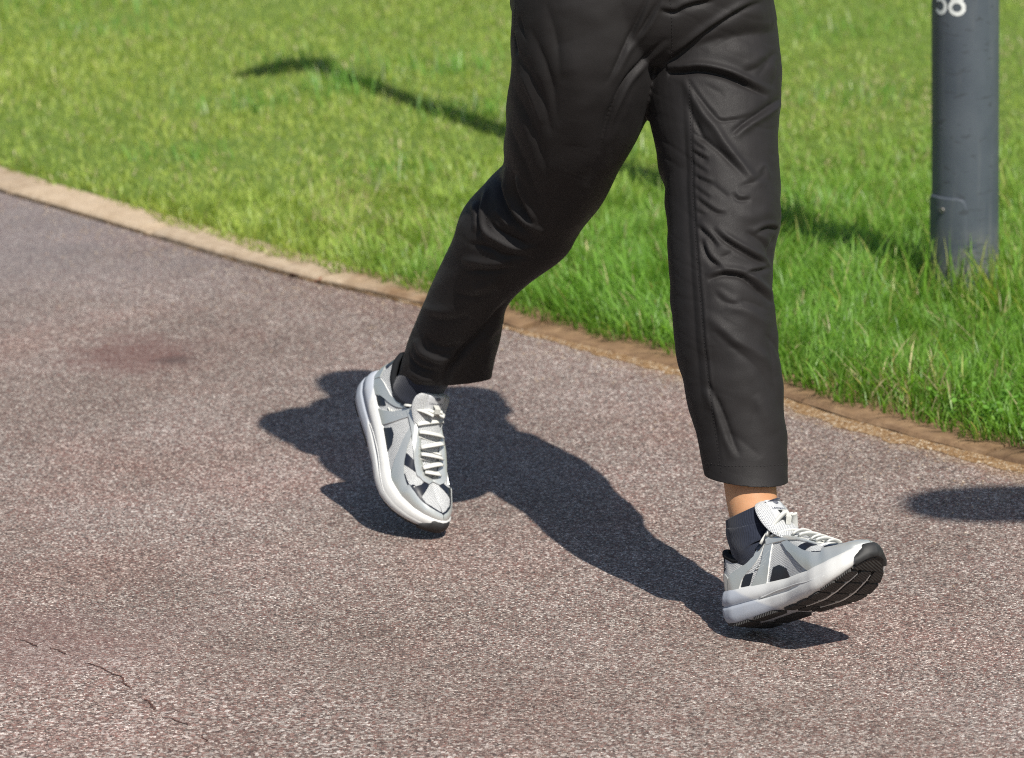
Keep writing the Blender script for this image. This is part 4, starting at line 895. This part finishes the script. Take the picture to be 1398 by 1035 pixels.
tee = evaluated(*solid([limb([pel-np.array([0, 0, .03]), pel+np.array([0, 0, .10]), pel*.45+chest*.55, chest, chest*.3+neck*.7, neck-np.array([0, 0, .035])], [(.178, .128), (.172, .122), (.160, .118), (.180, .125), (.135, .085), (.075, .07)]),
   limb([chest*.3+shR*.7, shR, shR*.45+elR*.55], [.075, .070, .066]), limb([chest*.3+shL*.7, shL, shL*.45+elL*.55], [.075, .070, .066])]), .006, 6)
tv = np.empty(len(tee.vertices)*3, np.float32); tee.vertices.foreach_get('co', tv); tv = tv.reshape(-1, 3); tv += ((smooth_noise(tv[:, 0]*22+tv[:, 2]*9, tv[:, 2]*16, 5)-.5)*.014)[:, None]*np.sign(tv-chest)*np.array([1, 1, 0]); tee.vertices.foreach_set('co', tv.ravel())
link('t_shirt', tee, M_TEE, person)

# socks: ribbed knit tubes from inside the shoe to the leg, top edge cut on a slant
def sock(fr, ank, knee, rad, top, tilt):
    d = (knee-ank)/np.linalg.norm(knee-ank); foot = fr(np.array([.36*SL, -.001, .058])); ins = fr(np.array([.30*SL, -.001, .078]))
    C = [foot, ins, ank+(ins-ank)*.25+d*.002, ank+d*.03, ank+d*top*.7, ank+d*top]; Rr = [.022, .030, .0385, rad+.0022, rad+.0014, rad+.0016]
    t = np.linspace(0, 5, 44); i = np.clip(t.astype(int), 0, 4); f = (t-i)[:, None]; C = np.array(C); Pm, P2 = C[np.maximum(i-1, 0)], C[np.minimum(i+2, 5)]
    CC = .5*((2*C[i])+(C[i+1]-Pm)*f+(2*Pm-5*C[i]+4*C[i+1]-P2)*f*f+(3*C[i]-Pm-3*C[i+1]+P2)*f**3); RR = np.interp(t, range(6), Rr)
    RR = np.concatenate([RR, [RR[-1]-.0025]]); CC = np.concatenate([CC, CC[-1:]+d*.0005])
    V, Fs, us = tube(CC, RR, RR, 56, upv=(.2, .9, .3), caps=False); V = np.array(V)
    # slant the top edge across the leg
    k = np.repeat(np.clip((np.arange(len(CC))-24)/20, 0, 1), 56); side = (V-np.repeat(CC, 56, 0))@RT
    V += (k*side*tilt)[:, None]*d
    uv = [(j/56, u[0]) for q, u in enumerate(us) for j in [q % 56]]
    V += ((smooth_noise(V[:, 0]*60+V[:, 1]*50, V[:, 2]*70, 4)-.5)*.0025*np.clip(1-k, 0, 1))[:, None]*((V-np.repeat(CC, 56, 0))/.04)
    mesh('sock', V, Fs, M_SOCK, person, uv=uv)
sock(FR_R, ankR, kneeR, .0345, .120, 0.0)
sock(FR_L, ankL, kneeL, .0385, .060, .33)

# trousers: two loose legs and a seat, joined to one cloth, then every fold pressed in along its own line
def rings_solid(rows, n=44, p=2.3):
    cs = np.array([(W(*r[0], r[2])+W(*r[1], r[2]))/2 for r in rows]); tg = np.gradient(cs, axis=0); rs = []
    for r, c, t in zip(rows, cs, tg):
        e1 = (W(*r[1], r[2])-W(*r[0], r[2]))/2; e2 = np.cross(t, e1); e2 *= r[3]/np.linalg.norm(e2); q = []
        for a in np.linspace(0, 2*math.pi, n, endpoint=False):
            ca, sa = math.cos(a), math.sin(a); q.append(c+e1*math.copysign(abs(ca)**(2/p), ca)+e2*math.copysign(abs(sa)**(2/p), sa))
        rs.append(q)
    # resample along the length with Catmull-Rom
    A = np.array(rs); m = len(A); t = np.linspace(0, m-1, (m-1)*4+1); i = np.clip(t.astype(int), 0, m-2); f = (t-i)[:, None, None]
    Pm, P2 = A[np.maximum(i-1, 0)], A[np.minimum(i+2, m-1)]
    A = .5*((2*A[i])+(A[i+1]-Pm)*f+(2*Pm-5*A[i]+4*A[i+1]-P2)*f*f+(3*A[i]-Pm-3*A[i+1]+P2)*f**3)
    return ring_mesh([list(x) for x in A]), A.mean(1), np.linalg.norm(A-A.mean(1)[:, None], axis=2).mean(1)
LEG_R = [((700, -110), (885, -110), 5.76, .100), ((697, -30), (892, -20), 5.745, .105), ((698, 55), (900, 78), 5.75, .105), ((695, 120), (888, 142), 5.77, .100), ((690, 165), (872, 180), 5.79, .095), ((687, 205), (851, 213), 5.815, .090), ((682, 240), (825, 262), 5.845, .085),
         ((655, 262), (800, 302), 5.87, .080), ((629, 292), (780, 334), 5.89, .076), ((617, 328), (738, 364), 5.92, .072), ((601, 364), (709, 390), 5.95, .069), ((584, 402), (692, 420), 5.98, .066), ((566, 447), (686, 455), 6.01, .063), ((550, 487), (676, 492), 6.035, .060), ((541, 522), (668, 528), 6.055, .055), ((534, 552), (662, 560), 6.08, .054)]
LEG_L = [((868, -110), (1048, -110), 5.82, .100), ((876, -30), (1052, -30), 5.81, .105), ((880, 40), (1060, 40), 5.79, .105), ((880, 90), (1068, 98), 5.76, .104), ((883, 145), (1067, 140), 5.74, .102), ((893, 195), (1063, 190), 5.71, .099), ((905, 250), (1065, 245), 5.68, .096),
         ((910, 300), (1067, 300), 5.645, .092), ((911, 350), (1056, 350), 5.615, .086), ((915, 400), (1055, 400), 5.593, .082), ((919, 450), (1060, 450), 5.572, .078), ((927, 500), (1066, 500), 5.553, .070), ((938, 550), (1071, 550), 5.535, .062), ((951, 600), (1074, 602), 5.518, .055), ((961, 645), (1075, 650), 5.500, .051), ((968, 690), (1077, 695), 5.480, .050)]
SEAT = [((704, -190), (1040, -190), 5.80, .120), ((699, -100), (1046, -100), 5.79, .128), ((697, -20), (1052, -20), 5.78, .130), ((710, 40), (1056, 40), 5.775, .115), ((790, 85), (1000, 85), 5.77, .08)]
(sR, cR, rR), (sL, cL, rL), (sS, _, _) = rings_solid(LEG_R, p=2.1), rings_solid(LEG_L, p=2.05), rings_solid(SEAT, p=2.5)
tme = evaluated(*solid([sR, sL, sS]), .0024, 12)
# cut the hems open
bm_ = bmesh.new(); bm_.from_mesh(tme)
def hem(p0, p1, p2, end, centre, reach):
    p0, p1, p2 = W(*p0), W(*p1), W(*p2); n = np.cross(p1-p0, p2-p0); n /= np.linalg.norm(n); n *= np.sign(n@(end-(p0+p1)/2))
    vs = [v for v in bm_.verts if (Vector(centre)-v.co).length < reach]; S_ = set(vs)
    es = [e for e in bm_.edges if e.verts[0] in S_ and e.verts[1] in S_]; fs = [f for f in bm_.faces if all(v in S_ for v in f.verts)]
    bmesh.ops.bisect_plane(bm_, geom=vs+es+fs, plane_co=Vector(p0), plane_no=Vector(n), clear_outer=True); return p0, n
hem((549, 518, 6.05), (668, 512, 6.055), (600, 524, 6.0), cR[-1], (W(608, 540, 6.06)), .13)
hem((960, 648, 5.500), (1075, 656, 5.500), (1018, 663, 5.449), cL[-1], (W(1018, 680, 5.48)), .13)
bm_.to_mesh(tme); bm_.free()
nv_ = len(tme.vertices); TV = np.empty(nv_*3, np.float32); tme.vertices.foreach_get('co', TV); TV = TV.reshape(-1, 3).astype(float)
TNm = np.empty(nv_*3, np.float32); tme.vertices.foreach_get('normal', TNm); TNm = TNm.reshape(-1, 3).astype(float)
PX = proj(TV); vd = EYE-TV; vd /= np.linalg.norm(vd, axis=1)[:, None]; FACE = np.clip(((TNm*vd).sum(1)+.05)/.35, 0, 1)
def legdist(C, R):
    b = np.full(nv_, 9.0)
    for c, r in zip(C[2:], R[2:]): b = np.minimum(b, np.linalg.norm(TV-c, axis=1)/r)
    return b
isR = legdist(cR, rR) < legdist(cL, rL)
isR = np.where(PX[:, 1] < 110, PX[:, 0] < 912, isR)
DISP = np.zeros(nv_)
def fold(pts, wd, amp, leg=None, ridge=0.0, taper=.25):
    """a fold along a drawn line: amp > 0 raises a rounded ridge, amp < 0 presses a sharp crease; ridge lifts the cloth on the line's left (+) or right (-) side"""
    P = np.array(pts, float); t = np.linspace(0, len(P)-1, (len(P)-1)*8+1); i = np.clip(t.astype(int), 0, len(P)-2); f = (t-i)[:, None]
    Pm, P2 = P[np.maximum(i-1, 0)], P[np.minimum(i+2, len(P)-1)]
    C = .5*((2*P[i])+(P[i+1]-Pm)*f+(2*Pm-5*P[i]+4*P[i+1]-P2)*f*f+(3*P[i]-Pm-3*P[i+1]+P2)*f**3)
    wd = wd*.78
    lo, hi = C.min(0)-wd*4, C.max(0)+wd*4
    k = np.where((PX[:, 0] > lo[0]) & (PX[:, 0] < hi[0]) & (PX[:, 1] > lo[1]) & (PX[:, 1] < hi[1]) & (FACE > 0) & (np.ones(nv_, bool) if leg is None else (isR if leg == 'R' else ~isR)))[0]
    if not len(k): return
    q = PX[k]; D = np.full(len(k), 1e9); Sg = np.zeros(len(k)); U = np.zeros(len(k)); L = np.concatenate([[0], np.cumsum(np.linalg.norm(np.diff(C, axis=0), axis=1))])
    for j in range(len(C)-1):
        a, b = C[j], C[j+1]; e = b-a; l2 = e@e+1e-9; u = np.clip(((q-a)@e)/l2, 0, 1); r = q-a-u[:, None]*e; d = np.hypot(r[:, 0], r[:, 1]); m = d < D
        D[m] = d[m]; Sg[m] = np.sign(e[0]*(q[m, 1]-a[1])-e[1]*(q[m, 0]-a[0])); U[m] = (L[j]+u[m]*math.sqrt(l2))/L[-1]
    s = D*Sg/wd                                           # in the picture's axes the line's left is s < 0
    en = np.clip(np.minimum(U, 1-U)/taper, 0, 1)**.7 if taper else 1.0
    amp, ridge = amp*1.15, ridge*1.1; h = amp*(np.exp(-s*s) if amp > 0 else np.exp(-(np.abs(s)*1.45)**1.25))
    if ridge: h = h+abs(ridge)*np.exp(-((s+math.copysign(1.35, ridge))/1.05)**2)
    DISP[k] += h*en*FACE[k]
mm = .001
exec_folds = True
FOLDS = [
 # front leg, hip and thigh
 ([(906, 87), (925, 75), (967, 43), (1015, 13), (1044, 2)], 6, -5*mm, 'L', 4*mm), ([(899, 14), (922, 18), (938, 10), (977, 1)], 6, -6*mm, None, 3*mm),
 ([(900, 100), (934, 98.6), (957, 97), (988, 103), (1015, 114), (1048, 132)], 7, -10*mm, 'L', 7*mm), ([(1070, 132), (1044, 150), (1015, 169), (998, 184)], 6, -6*mm, 'L', 4.5*mm),
 ([(936, 104), (953, 131), (973, 156), (985, 165), (1010, 162), (1030, 155)], 4.5, -2.5*mm, 'L', 1.5*mm), ([(932, 106), (948, 135), (962, 158), (977, 176), (992, 200), (1009, 222), (1030, 245), (1048, 253)], 8, 5.5*mm, 'L'),
 ([(938, 140), (950, 170), (962, 190), (985, 208), (1004, 226), (1020, 243)], 8, -6*mm, 'L'), ([(1035, 105), (1050, 85), (1060, 70)], 9, -2.5*mm, 'L'), ([(970, 70), (1000, 52), (1035, 45)], 12, -1.8*mm, 'L'),
 ([(1012, 100), (1035, 92), (1055, 75)], 8, -2.2*mm, 'L', 1.5*mm), ([(1054, 120), (1062, 100), (1064, 80)], 6, -2*mm, 'L'), ([(960, 115), (980, 125), (990, 135)], 7, -1.5*mm, 'L'),
 # gathers running out from the inner seam
 ([(944, 178), (952, 186), (962, 192)], 4, -2.4*mm, 'L', 1.6*mm), ([(945, 192), (952, 199), (963, 206)], 4, -2*mm, 'L', 1.4*mm), ([(944, 205), (952, 211), (967, 220)], 4.5, -3*mm, 'L', 2*mm), ([(945, 222), (954, 229), (966, 236)], 4, -2*mm, 'L', 1.4*mm),
 ([(946, 238), (955, 244), (972, 252)], 4.5, -3*mm, 'L', 2*mm), ([(946, 253), (956, 262), (970, 272)], 4.5, -2*mm, 'L', 1.4*mm), ([(948, 268), (958, 277), (977, 290), (992, 292)], 5, -3.2*mm, 'L', 2.2*mm), ([(948, 286), (956, 291), (964, 294)], 4, -2*mm, 'L', 1.2*mm),
 # knee
 ([(949, 307), (960, 316), (970, 326), (980, 339)], 5.5, -4.5*mm, 'L', 3*mm), ([(972, 313), (985, 325), (1004, 338), (1032, 354), (1052, 364)], 6, -6*mm, 'L', 4.5*mm), ([(957, 326), (962, 342), (970, 355), (988, 369)], 5, -5*mm, 'L', 3*mm),
 ([(966, 383), (980, 377), (993, 375), (1016, 380), (1039, 399), (1056, 415)], 6.5, -7*mm, 'L', 5*mm), ([(1018, 373), (1035, 370), (1053, 365)], 4.5, -4.5*mm, 'L', 3*mm), ([(1031, 320), (1048, 312), (1064, 314)], 5, -4*mm, 'L', 3*mm), ([(1058, 322), (1052, 340), (1052, 360)], 7, -5*mm, 'L'),
 ([(1000, 262), (1007, 272), (1018, 273), (1026, 271)], 5, -3.2*mm, 'L', 2*mm), ([(1008, 255), (1030, 248), (1045, 236)], 6, -2.5*mm, 'L'), ([(1018, 316), (1040, 330), (1050, 345)], 6, -3*mm, 'L', 2*mm), ([(983, 352), (993, 348), (1000, 343)], 4.5, -2.2*mm, 'L'), ([(1034, 235), (1044, 226), (1050, 245)], 4, 1.8*mm, 'L'),
 ([(1000, 290), (1030, 295), (1058, 285)], 14, 2.5*mm, 'L'), ([(965, 245), (985, 262), (1000, 275)], 7, -2*mm, 'L'),
 # lower front leg
 ([(990, 417), (1010, 422), (1027, 429), (1052, 447)], 9, 2.6*mm, 'L'), ([(959, 428), (980, 444), (1001, 462), (1030, 480), (1045, 490), (1060, 514)], 9, 3*mm, 'L'), ([(972, 450), (1000, 474), (1030, 500), (1058, 540)], 9, -2*mm, 'L'),
 ([(966, 522), (976, 542), (986, 564), (1001, 605), (1011, 624)], 7, -4.2*mm, 'L', -3*mm), ([(1030, 540), (1045, 565), (1060, 590)], 12, 2*mm, 'L'), ([(1005, 410), (1030, 415), (1050, 425)], 8, -2*mm, 'L'), ([(990, 590), (1010, 600), (1040, 625)], 12, -1.5*mm, 'L'), ([(1045, 455), (1058, 470), (1064, 490)], 6, -2*mm, 'L'),
 ([(930, 110), (934, 200), (938, 300), (944, 400), (952, 500), (962, 580)], 12, -3*mm, 'L'), ([(942, 105), (944, 200), (948, 300), (956, 400), (965, 500), (975, 570), (985, 640)], 3.2, -1.8*mm, 'L', 1*mm),
 ([(1062, 420), (1052, 470), (1056, 520), (1068, 570)], 9, -2.2*mm, 'L', 1.5*mm, .5), ([(1000, 430), (1008, 480), (1000, 530)], 16, 1.8*mm, 'L', 0, .5), ([(1025, 520), (1030, 560), (1022, 610)], 13, -1.8*mm, 'L', 0, .5), ([(975, 400), (990, 412), (1012, 418)], 6, -2*mm, 'L', 1.5*mm),
 # rear thigh
 ([(886, -8), (867, 36), (855, 61), (842, 88), (828, 116)], 5.5, -6*mm, 'R', 3*mm, .4), ([(902, -2), (882, 32), (867, 52), (856, 68)], 5, -5*mm, 'R', 2.5*mm, .4), ([(910, 52), (895, 66), (880, 80), (855, 109), (838, 141), (826, 175), (818, 212)], 5.5, -7*mm, 'R', 4*mm, .35),
 ([(709, 18), (713, 40), (719, 58)], 4, -3*mm, 'R', 0, .5), ([(700, 40), (704, 62), (706, 75)], 4, -4*mm, 'R', 2*mm), ([(702, 64), (716, 90), (732, 118), (745, 150), (753, 188)], 9, -3.6*mm, 'R', -1.6*mm, .5), ([(698, 112), (708, 135), (722, 165), (736, 200), (749, 242)], 9, -3.6*mm, 'R', -1.6*mm, .5),
 ([(693, 165), (702, 190), (716, 225), (731, 262), (745, 298)], 8, -3.6*mm, 'R', -1.6*mm, .5), ([(722, 36), (736, 64), (748, 94), (756, 128), (761, 168)], 10, -3.4*mm, 'R', -1.5*mm, .5), ([(744, 2), (755, 35), (762, 72), (766, 115)], 12, -3*mm, 'R', -1.2*mm, .5), ([(712, 100), (726, 135), (738, 170)], 4, 2*mm, 'R', 0, .5), ([(820, 190), (812, 225), (800, 255)], 9, -2*mm, 'R'),
 ([(770, 60), (790, 130), (785, 200)], 26, 3.5*mm, 'R'), ([(868, 120), (850, 160), (832, 200)], 8, 2*mm, 'R'),
 # behind the bent knee
 ([(688, 226), (691, 252), (698, 276), (708, 292), (729, 309), (745, 318)], 5.5, 7*mm, 'R'), ([(700, 236), (705, 265), (716, 290), (728, 305)], 5, -5*mm, 'R'), ([(705, 240), (712, 262), (721, 282), (733, 307)], 5, 5*mm, 'R'), ([(680, 235), (682, 262), (690, 286), (704, 306), (725, 322)], 6, -7*mm, 'R'),
 ([(664, 255), (659, 285), (661, 312), (678, 326), (707, 338), (738, 337)], 5, 6*mm, 'R'), ([(668, 300), (676, 312), (692, 322), (718, 333)], 4.5, -5*mm, 'R'), ([(645, 275), (650, 295), (648, 318)], 5.5, 4*mm, 'R'), ([(655, 270), (653, 295), (655, 318)], 3.5, -4*mm, 'R'), ([(640, 332), (664, 338), (690, 350), (725, 351)], 6, -5*mm, 'R'),
 ([(630, 356), (648, 356), (668, 359), (700, 357)], 6.5, 4*mm, 'R'), ([(634, 369), (655, 371), (678, 371), (704, 366)], 5.5, -4.5*mm, 'R'), ([(645, 394), (664, 390), (684, 381)], 7, 3*mm, 'R'), ([(620, 400), (650, 406), (680, 398)], 7, -2.5*mm, 'R'), ([(676, 285), (688, 300), (700, 312)], 4, 3*mm, 'R'),
 # rear shin and hem
 ([(568, 462), (573, 476), (582, 484), (602, 491), (626, 486)], 5.5, 5.5*mm, 'R'), ([(582, 458), (592, 472), (612, 476), (632, 470)], 6.5, -4*mm, 'R'), ([(557, 482), (566, 497), (580, 505), (600, 508)], 5, -4*mm, 'R', 2.5*mm), ([(590, 432), (612, 438), (640, 430)], 9, -2.5*mm, 'R', 2*mm),
 ([(697, 408), (684, 425), (668, 445), (650, 464), (630, 482), (614, 502), (606, 522)], 7.5, -9*mm, 'R', 4*mm), ([(575, 420), (600, 425), (625, 418)], 8, 2*mm, 'R'), ([(556, 505), (575, 518), (596, 520)], 6, 3*mm, 'R'), ([(672, 460), (665, 485), (660, 515)], 10, 3*mm, 'R')]
for f_ in FOLDS: fold(*f_)
# loose cloth everywhere: shallow diagonal undulation, stronger on the sides the camera does not see
u_ = PX[:, 0]*.012+TV[:, 1]*9; v_ = PX[:, 1]*.016-TV[:, 1]*6
DISP += (smooth_noise(u_*1.6+v_*.8, v_*1.9-u_*.5, 17)-.5)*(.0022+.0025*(1-FACE))+(smooth_noise(u_*4+v_*2.5, v_*3.5-u_*2, 18)-.5)*.0010
rg = lambda a, b, sd_: np.clip(1-np.abs(2*smooth_noise(a, b, sd_)-1)*3.2, 0, 1)**1.5          # fine crease lines
pu, pv = PX[:, 0]*.7+PX[:, 1]*.45+TV[:, 1]*200, PX[:, 1]*.8-PX[:, 0]*.35+TV[:, 1]*120
DISP -= FACE*np.where(isR & (PX[:, 1] < 235), .12, .8)*(.0013*rg(pu/62, pv/21, 41)*np.clip(smooth_noise(pu/80, pv/90, 42)*2-.6, 0, 1)+.0008*rg(pu/34+5, pv/12, 43)*np.clip(smooth_noise(pu/60, pv/70, 44)*2-.7, 0, 1))
TV += TNm*DISP[:, None]
# hem edges ripple slightly
tme.vertices.foreach_set('co', TV.astype(np.float32).ravel()); tme.update()
trou = link('trousers', tme, M_NYL, person)
sm = trou.modifiers.new('soft', 'SMOOTH'); sm.factor = .45; sm.iterations = 2
sol = trou.modifiers.new('cloth', 'SOLIDIFY'); sol.thickness = .0014; sol.offset = -1
dg = bpy.context.evaluated_depsgraph_get(); dg.update()
ev = trou.evaluated_get(dg); m2 = bpy.data.meshes.new_from_object(ev); BV = BVHTree.FromPolygons([v.co for v in m2.vertices], [tuple(p.vertices) for p in m2.polygons])
trou.modifiers.clear(); trou.data = m2; m2.name = 'trousers'
m2.polygons.foreach_set('use_smooth', [True]*len(m2.polygons))
def drape(pts, step=2.0, off=.0006):
    P = np.array(pts, float); L = np.concatenate([[0], np.cumsum(np.linalg.norm(np.diff(P, axis=0), axis=1))]); t = np.arange(0, L[-1], step); out = []
    for x, y in zip(np.interp(t, L, P[:, 0]), np.interp(t, L, P[:, 1])):
        d = Vector(ray(x, y)).normalized(); h = BV.ray_cast(Vector(EYE), d)
        if h[0] is not None: out.append((np.array(h[0])+np.array(h[1])*off, np.array(h[1])))
    return out
def stitches(name, pts, m, dash=2, gap=1, r=.0004, step=1.6):
    Q = drape(pts, step); V, Fs = [], []
    i = 0
    while i+dash <= len(Q):
        q = np.array([p for p, n in Q[i:i+dash]])
        if np.linalg.norm(q[-1]-q[0]) < .012:
            v, f, _ = tube(q, r, r, 5, upv=Q[i][1]); o = len(V); V += v; Fs += [tuple(k+o for k in x) for x in f]
        i += dash+gap
    if V: mesh(name, V, Fs, m, trou)
stitches('inner_seam', [(941, 103), (944, 200), (948, 300), (956, 400), (965, 500), (975, 575), (985, 645)], M_THREAD)
stitches('hem_stitch', [(966, 632), (990, 636), (1030, 637), (1074, 634)], M_THREAD2)
stitches('fly_seam', [(914, -10), (917, 30), (918, 60), (916, 82)], M_THREAD)
stitches('pocket_seam', [(704, -8), (703, 20), (702, 48), (705, 66)], M_THREAD2)
stitches('pocket_seam', [(664, 292), (666, 306), (672, 312)], M_THREAD2)

# dry leaves blown against the kerb
M_LEAF = flat_mat('dry_leaf', (.20, .055, .03), .8, 0, .2, nsc=150, nv=.4, bump=.4)
for (px, py, ln, rz, lab) in ((405, 379, .034, -.7, 'small reddish dry leaf lying on the path against the kerb'), (437, 386, .022, .2, 'shrivelled brown leaf scrap on the path edge right of the reddish leaf')):
    c = G(px, py); V, Fs = [], []
    for i in range(9):
        t = i/8; wv_ = ln*.28*math.sin(math.pi*min(1, t*1.02))**.8*(1 if t < .96 else .3)
        for q in (-1, 0, 1):
            x, y = (t-.5)*ln, q*wv_; z = .003+.006*t*t+abs(q)*wv_*.55+.001*math.sin(t*9+q)
            V.append((c[0]+x*math.cos(rz)-y*math.sin(rz), c[1]+x*math.sin(rz)+y*math.cos(rz), z))
    Fs = [f for i in range(8) for q in (0, 1) for f in [(i*3+q, i*3+q+1, i*3+q+4, i*3+q+3)]]
    tag(mesh('fallen_leaf', V, Fs, M_LEAF), lab, 'leaf', 'fallen leaves')
